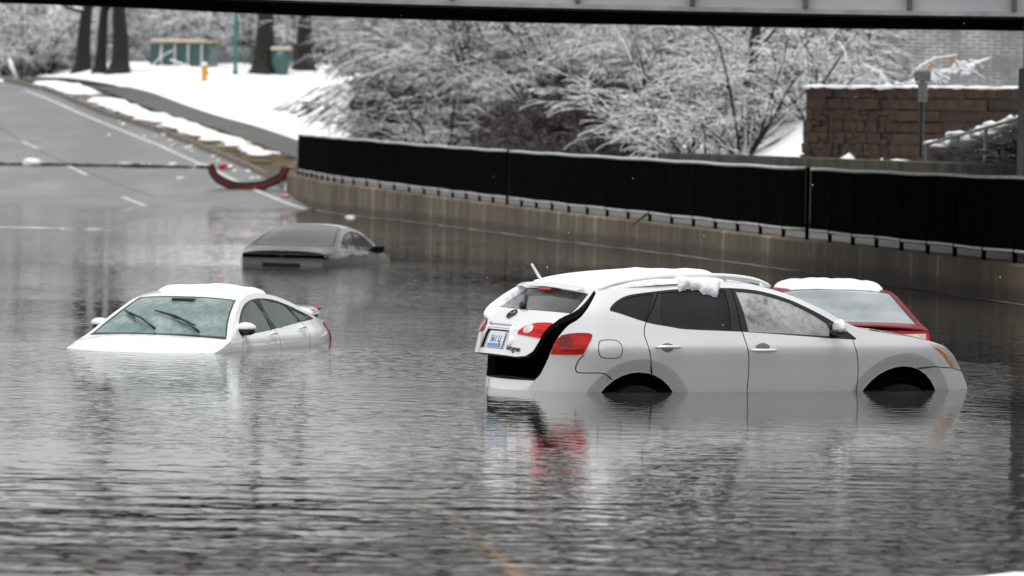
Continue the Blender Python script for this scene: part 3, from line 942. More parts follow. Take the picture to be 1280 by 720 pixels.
bb = thing('brick_building', 'large grey brick building with snow caught in its courses behind the block wall', 'building', (16, 150, 3.2))
m = MB(); m.box((2.6, 4.6, 5), (16, 9, 12.5)); m.build('wall', M['brickwork'], bb)
m = MB(); m.box((3.9, -1.2, 1.05), (8, 2.4, 3.1)); m.build('annexe', M['bedge'], bb)
m = MB(); m.box((3.9, -1.3, 2.68), (8.3, 2.8, .16)); bevel_obj(m.build('snowy_ledge', M['snow'], bb), .05)
m = MB(); m.box((2.6, 4.6, 11.4), (16.6, 9.6, .35)); m.build('roof', M['bedge'], bb)

# ------------------------------------------------------------------ posts and sign at the right
gp = thing('concrete_post', 'tall weathered grey post at the right edge under the bridge', 'post', (7.88, 79.2, .66))
m = MB(); m.box((0, 0, 1.38), (.20, .20, 2.78), .1); bevel_obj(m.build('shaft', M['post'], gp), .02, 1)
m = MB(); m.box((.01, .02, 3.15), (.09, .09, .84), .1); m.build('upper_pole', M['signgrey'], gp)
sg = thing('sign_post', 'grey road sign seen from behind on a dark pole before the block wall', 'road sign', (7.36, 93.0, .66))
m = MB(); m.tube([(0, 0, 0), (.015, 0, 2.9)], .045, 8); m.build('pole', M['poledark'], sg)
m = MB(); m.box((.015, -.06, 2.80), (.30, .035, .20)); bevel_obj(m.build('sign_plate', M['signgrey'], sg), .012, 1)
m = MB(); m.box((.02, -.06, 2.50), (.17, .03, .36)); bevel_obj(m.build('small_plate', M['signgrey'], sg), .012, 1)
m = MB(); m.box((.0, -.065, 2.665), (.22, .03, .05)); m.build('bracket', M['signgrey'], sg)

def chain_link(name, label, P0, P1, h, cell, nposts, wire_r, loc_z, hm=None):
    L_ = math.hypot(P1[0] - P0[0], P1[1] - P0[1])
    t = thing(name, label, 'fence', (P0[0], P0[1], loc_z), math.atan2(P1[1] - P0[1], P1[0] - P0[0]))
    H = hm or (lambda x: h)
    w = MB(); x = -h
    while x < L_:
        for sgn in (1, -1):
            pts = []
            for i in range(9):
                zz = h * i / 8; xx = x + (zz if sgn > 0 else h - zz)
                if 0 <= xx <= L_ and zz <= H(xx): pts.append((xx, .006 * sgn, zz + .03))
            if len(pts) > 1: w.tube([pts[0], pts[-1]], wire_r, 3, False)
        x += cell
    tag(w.build('wire_mesh', M['wire'] if 'green' in label else M['galv'], t), kind='stuff')
    m = MB(); m.tube([(L_ * i / 8, 0, H(L_ * i / 8) + .04) for i in range(9)], .03, 6); m.build('top_rail', M['green'] if 'green' in label else M['signgrey'], t)
    for i in range(nposts):
        m = MB(); xx = L_ * i / max(1, nposts - 1); m.tube([(xx, 0, 0), (xx, 0, H(xx) + .07)], .035, 6); m.build('post', M['green'] if 'green' in label else M['signgrey'], t)
    return t
chain_link('chain_link_fence', 'sagging chain link fence with snow clumps before a dark hedge at right', (7.42, 92.3), (9.2, 88.6), .95, .075, 3, .005, 1.76,
           lambda x: .42 + .55 * min(1, x / 3.6))

# ------------------------------------------------------------------ things on the snowy rise, far left
hy = thing('fire_hydrant', 'yellow fire hydrant with a cap of snow in the roadside snow', 'hydrant', (-14.6, 240, terrain(-14.6, 240)), .4)
m = MB(); m.lathe([(0, 0), (.19, 0), (.19, .05), (.135, .07), (.13, .50), (.165, .52), (.165, .57), (.13, .58), (.13, .62), (.10, .70), (.04, .76), (0, .77)], 14); m.build('barrel', M['hydrant'], hy, True)
for s in (-1, 1):
    m = MB(); m.lathe([(0, 0), (.06, 0), (.06, .2), (.0, .2)], 10, (0, s * .1 - .1, .42), 'y'); m.build('side_outlet', M['hydrant'], hy)
m = MB(); m.tube([(.08, 0, .36), (.22, 0, .36)], .075, 10); m.build('front_outlet', M['hydrant'], hy)
m = MB(); m.blob((0, 0, .79), (.16, .16, .10), 1, .15); m.build('snow_cap', M['snow'], hy, True)

gpz = terrain(-13.48, 246)
gpo = tag(None or thing('green_pole', 'slender green pole standing in the snow right of the hydrant', 'pole', (-13.48, 246, gpz - .1)))
m = MB(); m.tube([(0, 0, 0), (0, 0, 7.2)], .085, 8); m.build('shaft', M['greenpole'], gpo)
m = MB(); m.tube([(0, 0, 0), (0, 0, .25)], .13, 8); m.build('base_collar', M['greenpole'], gpo)
m = MB(); m.tube([(0, 0, 7.15), (0, -.9, 7.35)], .05, 6); m.build('arm', M['greenpole'], gpo)

sh = thing('green_kiosk', 'row of green panels between pale posts under a tan roof on the snowy rise', 'kiosk', (-16.35, 252, terrain(-16.4, 252) - .22), math.atan2(-3.5, 3.5) * .45)
for i in range(5):
    m = MB(); m.box((-1.44 + i * .72, 0, .66), (.56, .55, 1.30)); bevel_obj(m.build('panel', M['green'], sh), .02, 1)
    if i < 4:
        m = MB(); m.box((-1.08 + i * .72, -.20, .64), (.13, .24, 1.28)); m.build('post', M['palepost'], sh)
m = MB(); m.box((.03, -.05, 1.40), (3.45, .72, .11)); bevel_obj(m.build('roof', M['tan'], sh), .03, 1)
m = MB(); m.box((-.3, -.03, 1.485), (2.7, .6, .05)); bevel_obj(m.build('roof_snow', M['snow'], sh), .02, 1)
m = MB(); m.tube([(-1.6, -.5, .1), (-.9, -.45, .72), (-.4, -.5, .95)], .035, 5); m.tube([(-1.1, -.5, .55), (-1.0, -.5, 1.0)], .03, 5); m.tube([(-.5, -.5, .50), (.9, -.6, .05)], .05, 5)
m.build('fallen_branch', M['snow'], sh)

bi = thing('green_bin', 'single green litter bin with a tan lid between two dark trunks', 'litter bin', (-11.3, 246, terrain(-11.3, 246) - .05))
m = MB(); m.lathe([(0, .0), (.22, .02), (.38, .22), (.46, .55), (.47, 1.2), (0, 1.2)], 16); m.build('body', M['green'], bi, True)
m = MB(); m.box((0, 0, 1.27), (.98, .9, .12)); bevel_obj(m.build('lid', M['tan'], bi), .04, 2)
m = MB(); m.box((0, 0, 1.35), (.8, .8, .04)); bevel_obj(m.build('lid_snow', M['snow'], bi), .02, 1)
chain_link('green_fence', 'low green framed wire fence behind the hydrant on the snowy rise', (-15.1, 250.6), (-12.9, 250.0), 1.15, .20, 2, .012, terrain(-14, 250) - .1)

# ------------------------------------------------------------------ debris on the road
bp_ = [(-9.42, 1.045), (-9.33, .80), (-9.15, .588), (-8.86, .456), (-8.55, .385), (-8.235, .380), (-7.81, .430), (-7.46, .557), (-7.25, .687), (-7.12, .865), (-7.085, 1.015)]
bp_ = curve_pts(bp_, 5)
bt = thing('bumper_cover', 'torn off dark red bumper curling up from the wet road beside the kerb', 'bumper', (-8.25, 158.5, .38))
def ribbon(name, mat, dy, w, th, sc):
    V, F = [], []
    for i, (x, z_) in enumerate(bp_):
        t = np.array(bp_[min(i + 1, len(bp_) - 1)]) - np.array(bp_[max(i - 1, 0)]); t /= np.linalg.norm(t); nn = np.array((-t[1], t[0]))
        e = sc * (.75 + .25 * math.sin(math.pi * i / (len(bp_) - 1)))
        for (a, b) in ((-th, -w), (th, -w), (th, w), (-th, w)):
            V.append((x + 8.25 + nn[0] * a * e, dy + b, z_ - .38 + nn[1] * a * e + .07))
        if i:
            for q in range(4): F.append(((i - 1) * 4 + q, (i - 1) * 4 + (q + 1) % 4, i * 4 + (q + 1) % 4, i * 4 + q))
    F.append((3, 2, 1, 0)); F.append(tuple(range(len(V) - 4, len(V))))
    return mesh_obj(name, V, F, mat, bt)
M['red_worn'] = noise_mat('scuffed_red_bumper', (.055, .004, .010), (.13, .008, .016), 3, .5)
ribbon('outer_skin', M['red_worn'], 0, .14, .085, 1)
ribbon('inner_lining', M['rubber'], .17, .14, .14, 1)
rl = thing('broken_lamp', 'small broken red and white car lamp at the kerb beside the bumper', 'lamp', (-9.62, 171, road_z(171)))
m = MB(); m.blob((-.1, 0, .09), (.15, .1, .09), 3, .5); m.build('red_lens', M['lens_red'], rl, True)
m = MB(); m.blob((.13, 0, .07), (.12, .1, .08), 4, .5); m.build('pale_lens', M['lens_clear'], rl, True)
ps = tag(MB().build('x', M['snow']) if False else None or thing('litter_scrap', 'small pink scrap of litter lying on the wet road by the wall', 'litter', (-6.85, 153.5, road_z(153.5))))
m = MB(); m.blob((0, 0, .04), (.11, .09, .06), 8, .5); m.build('scrap', simple('pink_plastic', (.62, .25, .27), .5), ps, True)
tr_ = thing('rubber_scrap', 'black lump of rubber lying at the water edge against the wall', 'scrap', (-5.45, 146.0, 0))
m = MB(); m.blob((0, 0, .10), (.22, .16, .16), 5, .35); m.build('lump', M['rubber'], tr_, True)
st = thing('stick', 'dark broken stick leaning over the top of the concrete wall', 'stick', (2.7, 101.6, .6))
m = MB(); m.tube([(-.32, -.2, -.08), (-.05, 0, .12), (.1, .1, .22)], [.02, .025, .015], 6); m.build('shaft', M['bark'], st)
m = MB(); m.blob((0, 0, 0), (.17, .15, .03), 4, .3); o = m.build('ice_lump', M['snow'], None, True); o.location = (-4.25, 133.5, .008); tag(o, 'flat white lump of ice floating near the far end of the wall', 'ice')
for x, y, w_, lb in ((-10.4, 112, 1.5, 'thin pale streak of slush floating left of the grey saloon'),):
    m = MB(); rq = random.Random(int(y))
    for i in range(16): m.blob((rq.uniform(-w_, w_), rq.uniform(-.5, .5), 0), (rq.uniform(.2, .6), rq.uniform(.10, .25), .008), i, .4, 1)
    o = m.build('slush_streak', M['snow'], None, True); o.location = (x, y, .002); tag(o, lb, 'slush', kind='stuff')
dl = MB(); sl = MB(); rg = random.Random(11)
x = -17.6
while x < -10.2:
    Y = 171.3 + .06 * (x + 14) + rg.uniform(-.12, .12); w = rg.uniform(.2, .5)
    dl.blob((x, Y, road_z(Y) + .03), (w, .12, rg.uniform(.04, .09)), rg.random(), .4, 1)
    if rg.random() < (.65 if x > -14.2 else .2): sl.blob((x + .1, Y + .05, road_z(Y) + .10), (rg.uniform(.12, .35), .12, rg.uniform(.03, .07)), rg.random(), .4, 1)
    x += w * 1.2
sl.blob((-16.1, 171.0, road_z(171) + .08), (.33, .25, .16), 2, .4, 2)
tag(dl.build('debris_line', M['debris'], None, True), 'dark line of flood debris left across the wet road above the water', 'debris', kind='stuff')
tag(sl.build('debris_snow', M['snow'], None, True), 'clumps of snow resting along the debris line on the road', 'snow', kind='stuff')

# snow left on the verge between kerb and pavement, and the shore snow by the camera
def verge_surf(d, Y):
    return (XR(Y) + d, Y, side_level(Y) + .03 + .02), (0, 0, 1)
def verge_patch(Y0, Y1, d0, d1, seed, thick):
    rg = random.Random(seed); pts = []
    n = 26
    for i in range(n): t = i / (n - 1); pts.append((d0 + rg.uniform(-.12, .30) * (1 + 1.2 * (t < .25)), Y0 + (Y1 - Y0) * t))
    for i in range(n): t = 1 - i / (n - 1); pts.append((d1 - rg.uniform(-.1, .45) * (1 + 1.5 * (t < .3)), Y0 + (Y1 - Y0) * t))
    return snow_sheet(pts, verge_surf, thick, seed, .34, .35, -.05)
for i, (Y0, Y1, a, b, lab) in enumerate(((177.5, 182.5, 1.0, 1.9, 'smallest ragged snow scrap at the near end of the grass verge'), (183.5, 196, .55, 1.95, 'ragged snow patch in the middle of the verge beside the kerb'), (197, 212, .45, 2.0, 'longest snow patch on the verge between kerb and sidewalk'), (217.5, 229, .35, 2.0, 'far snow patch beyond the gap in the verge by the driveway'))):
    v, f = verge_patch(Y0, Y1, a, b, i + 4, .14)
    tag(mesh_obj('snow_patch', v, f, M['snow'], None, True), lab, 'snow', kind='stuff')
sn = MB(); rg = random.Random(21)
for i in range(34):
    Y = rg.uniform(163, 200); d = rg.choice((rg.uniform(-1.1, .1), rg.uniform(-.6, 0), rg.uniform(-9, -2)))
    if d < -2 and rg.random() < .7: continue
    r_ = rg.uniform(.04, .10); sn.blob((XR(Y) + d, Y, road_z(Y) + .02), (r_ * 1.6, r_, r_ * .6), i, .4, 1)
tag(sn.build('snow_crumbs', M['snow'], None, True), 'scattered crumbs of snow on the wet road near the kerb', 'snow', kind='stuff')
v, f = snow_sheet([(1.75, 26.6), (2.27, 26.93), (2.8, 27.45), (3.6, 27.9), (5.5, 28.1), (7, 27), (6.5, 24), (3, 23.2), (1.6, 24.5)], lambda a, b: ((a, b, max(-.03, zr(b) - .03)), (0, 0, 1)), .055, 3, .12, .6, 0)
tag(mesh_obj('shore_snow', v, f, M['snow'], None, True), 'edge of a snow bank at the near shore in the bottom right corner', 'snow', kind='stuff')

# ================================================================== CARS
def put(res, key, name, mat, parent, sign=None, label=None, smooth=True):
    if key not in res: return None
    v, n, t = res[key]
    o = mesh_obj(name, v, t, mat, parent, True, n)
    if label: o['label'] = label
    return o

def mirror_res(res):
    out = {}
    for k, (v, n, t) in res.items():
        out[k] = (v * (1, -1, 1), n * (1, -1, 1), t[:, ::-1])
    return out

def side_surf(W):
    def f(x, z):
        e = .004; w = W(x, z)
        return (x, -w, z), (-(W(x + e, z) - W(x - e, z)) / (2 * e), -1., -(W(x, z + e) - W(x, z - e)) / (2 * e))
    return f

def top_surf(T, ZE, WE, p=2.6):
    def zf(x, y):
        we = WE(x); r = min(1.03, abs(y) / we)
        return ZE(x) + (T(x) - ZE(x)) * (1 - r**p)
    def f(x, y):
        e = .004
        return (x, y, zf(x, y)), (-(zf(x + e, y) - zf(x - e, y)) / (2 * e), -(zf(x, y + e) - zf(x, y - e)) / (2 * e), 1.)
    return f

def end_surf(XE, WE, bulge, sgn, p=2.2):
    """front (sgn=+1) or rear (-1) face: a = y, b = z"""
    def xf(y, z):
        we = WE(z); r = min(1.03, abs(y) / we)
        return XE(z) + sgn * bulge(z) * (1 - r**p)
    def f(y, z):
        e = .004
        return (xf(y, z), y, z), (sgn * 1., -sgn * (xf(y + e, z) - xf(y - e, z)) / (2 * e), -sgn * (xf(y, z + e) - xf(y, z - e)) / (2 * e))
    return f

def wheel(parent, x, y, r, side):
    w = bpy.data.objects.new('wheel', None); COL.objects.link(w); w.parent = parent; w.location = (x, y, r)
    m = MB(); m.lathe([(r * .62, -.10), (r * .93, -.105), (r, -.07), (r, .07), (r * .93, .105), (r * .62, .10)], 28, (0, 0, 0), 'y'); m.build('tyre', M['rubber'], w, True)
    m = MB(); s = side * .085
    m.lathe([(r * .63, s), (r * .60, s), (r * .58, s * .5), (r * .58, -s)], 24, (0, 0, 0), 'y')
    for k in range(5):
        a = 2 * math.pi * k / 5 + .3
        m.tube([(0, s * .8, 0), (r * .6 * math.cos(a), s * .85, r * .6 * math.sin(a))], [.05, .03], 6)
    m.build('rim', M['rim'], w)
    return w

def handle(parent, surf, x0, x1, z, mat):
    m = MB(); pts = []
    for i in range(7):
        t = i / 6; x = x0 + (x1 - x0) * t; p, n = surf(x, z); n = np.array(n) / np.linalg.norm(n)
        pts.append(np.array(p) + n * (.012 + .028 * math.sin(math.pi * t)**.5))
    m.tube(pts, [.010, .015, .016, .016, .016, .015, .010], 8)
    o = m.build('door_handle', mat, parent, True)
    return o

def both(fn):
    for s in (-1, 1): fn(s)

# ------------------------------------------------------------------ the white crossover with its tailgate ajar
TH = R(26)
suv = thing('parked_car', 'white crossover in front, tailgate hanging ajar, roof snow and flooded to the wheel arches', 'car', (.772, 46.355, -.64), TH, 'flooded cars')
Wz_ = pchip([(.2, .75), (.64, .834), (.85, .874), (1.005, .9025), (1.03, .905), (1.055, .9025), (1.16, .882), (1.28, .857), (1.36, .830), (1.62, .66), (1.75, .55)])
ARCH = ((.01, .36, .455), (2.74, .37, .492))
def plan_(x):
    p = 1.
    if x < -.30: p -= .80 * ((-.30 - x) / .75)**2.2
    if x > 2.5: p -= .36 * ((x - 2.5) / 1.13)**2.3
    return p
def Wsuv(x, z):
    return Wz_(z) * plan_(x)
def flare(x, z):
    o = 0.
    for cx, cz, r0 in ARCH:
        t = (math.hypot(x - cx, z - cz) - r0) / .125
        if t < 1.0: o = .030 * (max(0, t) - 1)
    return o
sS = side_surf(Wsuv)
roofE = [(-.38, 1.524), (-.317, 1.545), (-.211, 1.558), (.083, 1.589), (.456, 1.616), (.748, 1.622), (1.074, 1.614), (1.308, 1.585), (1.602, 1.503), (1.893, 1.376), (2.119, 1.262), (2.28, 1.208), (2.532, 1.168), (2.79, 1.135), (3.026, 1.092), (3.182, 1.048)]
rearE = [(-.38, 1.524), (-.554, 1.312), (-.65, 1.237), (-.709, 1.156), (-.755, 1.065), (-.775, .99), (-.785, .942), (-.827, .79), (-.86, .73), (-.885, .64), (-.87, .35)]
frontE = [(3.182, 1.048), (3.295, .978), (3.383, .896), (3.452, .815), (3.522, .727), (3.574, .65), (3.59, .5), (3.55, .30)]
def arc_pts(c, a0, a1, n=18): return [(c[0] + c[2] * math.cos(R(a0 + (a1 - a0) * i / n)), c[1] + c[2] * math.sin(R(a0 + (a1 - a0) * i / n))) for i in range(n + 1)]
outer = curve_pts(roofE, 4)[:-1] + curve_pts(frontE, 3) + [(3.2, .28)] + arc_pts(ARCH[1], -8, 188) + [(2.1, .28), (.6, .28)] + arc_pts(ARCH[0], -8, 188) + [(-.5, .30), (-.84, .33)] + curve_pts(rearE[::-1], 3)[:-1]
dlo = curve_pts([(-.288, 1.386), (-.223, 1.441), (-.069, 1.504), (.225, 1.54), (.492, 1.562), (.892, 1.572), (1.177, 1.560), (1.373, 1.527), (1.56, 1.472), (1.738, 1.395), (1.921, 1.303), (2.072, 1.215), (2.200, 1.125)], 4) + \
      curve_pts([(2.19, 1.112), (1.94, 1.125), (1.61, 1.147), (1.035, 1.183), (.47, 1.204), (.309, 1.225), (.074, 1.263), (-.196, 1.344), (-.287, 1.365)], 3)
qglass = curve_pts([(-.262, 1.383), (-.193, 1.436), (-.049, 1.491), (.19, 1.523)], 4) + [(.057, 1.279), (-.185, 1.356)]
rdglass = curve_pts([(.265, 1.527), (.5, 1.545), (.72, 1.553), (.930, 1.552)], 3) + [(.925, 1.40), (.908, 1.197), (.553, 1.213), (.224, 1.243), (.203, 1.323)]
fdglass = curve_pts([(1.034, 1.546), (1.246, 1.528), (1.401, 1.494), (1.551, 1.447), (1.691, 1.383), (1.799, 1.326), (1.905, 1.262)], 4) + [(1.935, 1.20), (1.92, 1.143), (1.61, 1.161), (1.089, 1.185)]
seam_r = curve_pts([(.25, 1.54), (.15, 1.40), (.057, 1.267), (.031, 1.175), (.044, 1.111), (.079, 1.004), (.108, .897), (.130, .80)], 3)
seam_r2 = arc_pts((ARCH[0][0], ARCH[0][1], .47), 65, 8, 8) + [(.55, .40), (.62, .36)]
seam_b = curve_pts([(1.0, 1.57), (1.005, 1.289), (1.036, 1.147), (1.078, 1.003), (1.101, .858), (1.11, .648), (1.11, .36)], 3)
seam_f = curve_pts([(2.16, 1.118), (2.176, 1.06), (2.205, .98), (2.234, .855), (2.247, .649), (2.24, .36)], 3)
low = [(.62, .36), (2.24, .36)]
rdoor = seam_r + seam_r2[1:] + [(.62, .36), (1.11, .36)] + seam_b[::-1]
fdoor = seam_b + [(2.24, .36)] + seam_f[::-1] + [(2.1, 1.2), (1.9, 1.31), (1.56, 1.476), (1.2, 1.565)]
tail = [(-.758, 1.055), (-.733, 1.109), (-.698, 1.146), (-.648, 1.162), (-.58, 1.171), (-.505, 1.170), (-.475, 1.158), (-.478, 1.132), (-.52, 1.05), (-.552, .981), (-.67, .974), (-.772, .975)]
fuel = curve_pts([(-.39, 1.104), (-.26, 1.104), (-.208, 1.06), (-.203, .99), (-.24, .955), (-.37, .955), (-.416, .99), (-.42, 1.07)], 4, True)
fuel_ring = [((x + .312) * 1.07 - .312, (z - 1.03) * 1.09 + 1.03) for x, z in fuel]
head = [(2.996, 1.078), (3.075, 1.066), (3.182, 1.044), (3.295, .974), (3.383, .890), (3.426, .835), (3.306, .855), (3.21, .93), (3.14, .985), (3.05, 1.035)]
amber = [(3.02, 1.052), (3.098, 1.033), (3.206, .972), (3.3, .889), (3.335, .850), (3.294, .857), (3.164, .973), (3.075, 1.025)]
bump_r = [(-.520, .973), (-.565, .95), (-.587, .894), (-.595, .851), (-.59, .822), (-.367, .818), (-.29, .775), (-.44, .36), (-.98, .30), (-1.02, .7), (-.85, .972)]
bseam = strip(curve_pts([(-.545, .973), (-.58, .93), (-.597, .87), (-.59, .828), (-.55, .815), (-.40, .817), (-.33, .80), (-.265, .755)], 3), .009)
bump_f = [(2.893, .838), (3.086, .858), (3.329, .842), (3.47, .80), (3.7, .7), (3.7, .25), (3.2, .25), (3.15, .6), (3.02, .76)]
fseam2 = strip([(2.893, .842), (3.086, .860), (3.329, .842), (3.46, .81)], .008)
regs = [('seam1', strip(seam_r, .009), -.008), ('seam2', strip(seam_b, .009), -.008), ('seam3', strip(seam_f, .008), -.008), ('seam4', bseam, -.006), ('seam5', fseam2, -.006),
        ('quarter_window', qglass, -.010), ('rear_door_window', rdglass, -.010), ('front_door_window', fdglass, -.010), ('trim', dlo, -.003),
        ('amber', amber, .004), ('headlight', head, .002), ('tail_cell', [(-.705, 1.142), (-.640, 1.150), (-.625, 1.04), (-.735, 1.04)], .013), ('tail_strip', [(-.70, 1.022), (-.545, 1.028), (-.552, 1.010), (-.70, 1.004)], .013), ('taillight', tail, .012), ('fuel', fuel, 0.), ('seam6', fuel_ring, -.008),
        ('flare0', arc_pts((ARCH[0][0], ARCH[0][1], ARCH[0][2] + .125), -20, 200, 40), flare), ('flare1', arc_pts((ARCH[1][0], ARCH[1][1], ARCH[1][2] + .125), -20, 200, 40), flare),
        ('rear_door', rdoor, 0.), ('front_door', fdoor, 0.), ('bumper_r', bump_r, .002), ('bumper_f', bump_f, .002)]
resR = chart(outer, regs, sS, .05)
trimR = None
def suv_side(res):
    put(res, 'base', 'body_side', M['pearl'], suv)
    for k in range(1, 7): put(res, 'seam%d' % k, 'seam', M['inner'], suv)
    put(res, 'flare0', 'wheel_arch', M['pearl'], suv); put(res, 'flare1', 'wheel_arch', M['pearl'], suv)
    rd = put(res, 'rear_door', 'rear_door', M['pearl'], suv); fd = put(res, 'front_door', 'front_door', M['pearl'], suv)
    put(res, 'trim', 'window_trim', M['trim'], suv)
    put(res, 'quarter_window', 'quarter_window', M['tint'], suv)
    put(res, 'rear_door_window', 'window', M['tint'], rd); put(res, 'front_door_window', 'window', M['fog'], fd, label='fogged front window')
    tl_ = put(res, 'taillight', 'taillight', M['lens_red'], suv); put(res, 'tail_cell', 'lamp_cell', M['lens_mid'], tl_); put(res, 'tail_strip', 'lamp_strip', M['lens_mid'], tl_)
    h = put(res, 'headlight', 'headlight', M['lens_clear'], suv); put(res, 'amber', 'turn_signal', M['amber'], h)
    put(res, 'fuel', 'fuel_flap', M['pearl'], suv)
    put(res, 'bumper_r', 'rear_bumper', M['pearl'], suv); put(res, 'bumper_f', 'front_bumper', M['pearl'], suv)
    return rd, fd
rdR, fdR = suv_side(resR)
rdL, fdL = suv_side(mirror_res(resR))
handle(rdR, sS, .135, .385, 1.046, M['pearl']); handle(fdR, sS, 1.10, 1.362, 1.022, M['pearl'])
# cups behind the handles
for par, x in ((rdR, .255), (fdR, 1.225)):
    cup = curve_pts([(x - .075, 1.05), (x, 1.085), (x + .075, 1.05), (x, 1.0)], 5, True)
    rc = chart(cup, [], lambda a, b: (lambda q: (tuple(np.array(q[0]) + np.array((0, -.002, 0))), q[1]))(sS(a, b)), .03)
    put(rc, 'base', 'handle_cup', M['signgrey'], par)
# inner skin so that no daylight shows through the seams, wheel housings and the wheels
inner_poly = [(-.3, 1.30), (2.2, 1.10), (3.0, .95), (3.1, .75), (2.9, .90), (2.6, .90), (2.2, .70), (2.1, .36), (.62, .36), (.5, .7), (.2, .86), (-.2, .86), (-.5, .7), (-.5, 1.1)]
rI = chart(inner_poly, [], sS, .15)
for rr in (rI, mirror_res(rI)):
    v, n, t = rr['base']; mesh_obj('inner_skin', v - n / np.linalg.norm(n, axis=1)[:, None] * .035, t, M['inner'], suv, True, n)
for s in (-1, 1):
    for cx, cz, r0 in ARCH:
        m = MB(); V, F = [], []
        for i in range(21):
            a = math.pi * (-.05 + 1.1 * i / 20)
            for y in (.895, .50): V.append((cx + (r0 + .004) * math.cos(a), s * (y if y < .8 else Wsuv(cx + r0 * math.cos(a), cz + r0 * math.sin(a)) - .034), cz + (r0 + .004) * math.sin(a)))
            if i: F.append((2 * i - 2, 2 * i - 1, 2 * i + 1, 2 * i))
        n0 = len(V); V.append((cx, s * .5, cz)); F += [(2 * i + 1, 2 * i + 3, n0) for i in range(20)]
        mesh_obj('wheel_housing', V, F, M['inner'], suv)
        wheel(suv, cx, s * .76, .352, s)
# roof, windscreen and bonnet
ZEs = pchip(roofE)
Tsuv = pchip([(-.38, 1.565), (-.2, 1.60), (.2, 1.655), (.7, 1.675), (1.1, 1.662), (1.35, 1.625), (1.7, 1.50), (2.0, 1.365), (2.25, 1.255), (2.4, 1.215), (2.7, 1.185), (3.0, 1.13), (3.182, 1.075), (3.3, 1.03)])
WEs = lambda x: Wsuv(x, ZEs(x))
tS = top_surf(Tsuv, ZEs, WEs)
def edge_poly(WE, xa, xb, n=40, k=1.):
    xs = [xa + (xb - xa) * i / n for i in range(n + 1)]
    return [(x, -WE(x) * k) for x in xs] + [(x, WE(x) * k) for x in xs[::-1]]
wsc = [(1.30, -.60)] + [(1.30 + .86 * t, -(WEs(1.30 + .86 * t) - .07)) for t in (.1, .3, .5, .7, .9, 1.)] + [(2.22, -.5), (2.27, 0), (2.22, .5)] + [(1.30 + .86 * t, WEs(1.30 + .86 * t) - .07) for t in (1., .9, .7, .5, .3, .1)] + [(1.30, .60), (1.26, 0)]
bon = [(2.30, -.70), (2.38, 0), (2.30, .70)] + [(x, WEs(x) - .09) for x in (2.5, 2.8, 3.0, 3.12)] + [(3.2, .4), (3.2, -.4)] + [(x, -(WEs(x) - .09)) for x in (3.12, 3.0, 2.8, 2.5)]
rT = chart(edge_poly(WEs, -.38, 3.182), [('wsc', wsc, -.006), ('cowl', [(2.15, -.74), (2.27, 0), (2.15, .74), (2.30, .72), (2.38, 0), (2.30, -.72)], -.004), ('bon', bon, .002)], tS, .07)
put(rT, 'base', 'roof', M['pearl'], suv); put(rT, 'wsc', 'windscreen', M['icy'], suv); put(rT, 'cowl', 'cowl', M['trim'], suv); put(rT, 'bon', 'bonnet', M['pearl'], suv)
# front face
XEf = pchip([(z, x) for x, z in frontE[::-1]]); WEf = lambda z: Wsuv(XEf(z), z)
fS = end_surf(XEf, WEf, pchip([(.3, .06), (.7, .09), (.9, .13), (1.05, .12)]), 1)
fo = [(-WEf(z), z) for z in frange(.30, 1.05, .05)] + [(WEf(z), z) for z in frange(.30, 1.05, .05)[::-1]]
rF = chart(fo, [('gr', [(-.38, .98), (.38, .98), (.30, .80), (-.30, .80)], -.01), ('gr', [(-.45, .62), (.45, .62), (.40, .42), (-.40, .42)], -.01), ('hl', [(-.62, .99), (-.44, .99), (-.46, .86), (-.60, .84)], .003), ('hl', [(.62, .99), (.44, .99), (.46, .86), (.60, .84)], .003)], fS, .07)
put(rF, 'base', 'front_bumper', M['pearl'], suv); put(rF, 'gr', 'grille', M['trim'], suv); put(rF, 'hl', 'headlight', M['lens_clear'], suv)
# rear: bumper below the opening, sill shelf, dark load bay
XEr = pchip([(z, x) for x, z in rearE[::-1]]); WEr = lambda z: Wsuv(XEr(z), z)
bS = end_surf(XEr, WEr, pchip([(.3, .08), (.6, .14), (.73, .12)]), -1)
zz = frange(.33, .73, .05)
rB = chart([(-WEr(z), z) for z in zz] + [(WEr(z), z) for z in zz[::-1]], [], bS, .07)
put(rB, 'base', 'rear_bumper', M['pearl'], suv)
V, F = [], []
for i in range(21):
    y = (-1 + 2 * i / 20) * (WEr(.73) - .002); p, _ = bS(y, .73); V += [p, (XEr(.73) + .12, y * .97, .735)]
    if i: F.append((2 * i - 2, 2 * i - 1, 2 * i + 1, 2 * i))
mesh_obj('load_sill', V, F, M['pearl'], suv, True)
V, F = [], []
zl = frange(.73, 1.51, .06)
for s in (-1, 1):
    n0 = len(V)
    for i, z in enumerate(zl):
        x = XEr(z); w = WEr(z); V += [(x, s * w, z), (x + .05, s * (w - .05), z), (-.25, s * .60, z), (.5, s * .60, z)]
        if i:
            b = n0 + 4 * i
            F += [(b - 4 + q, b - 3 + q, b + 1 + q, b + q) for q in range(3)]
n0 = len(V); xe = XEr(.73)
V += [(xe + .02, -WEr(.73) + .02, .732), (-.25, -.60, .732), (.5, -.60, .732), (.5, .60, .732), (-.25, .60, .732), (xe + .02, WEr(.73) - .02, .732), (.5, -.60, 1.5), (.5, .60, 1.5), (-.37, .62, 1.51), (-.37, -.62, 1.51)]
F += [tuple(n0 + q for q in range(6)), (n0 + 2, n0 + 6, n0 + 7, n0 + 3), (n0 + 6, n0 + 7, n0 + 8, n0 + 9)]
mesh_obj('load_bay', V, F, M['inner'], suv)
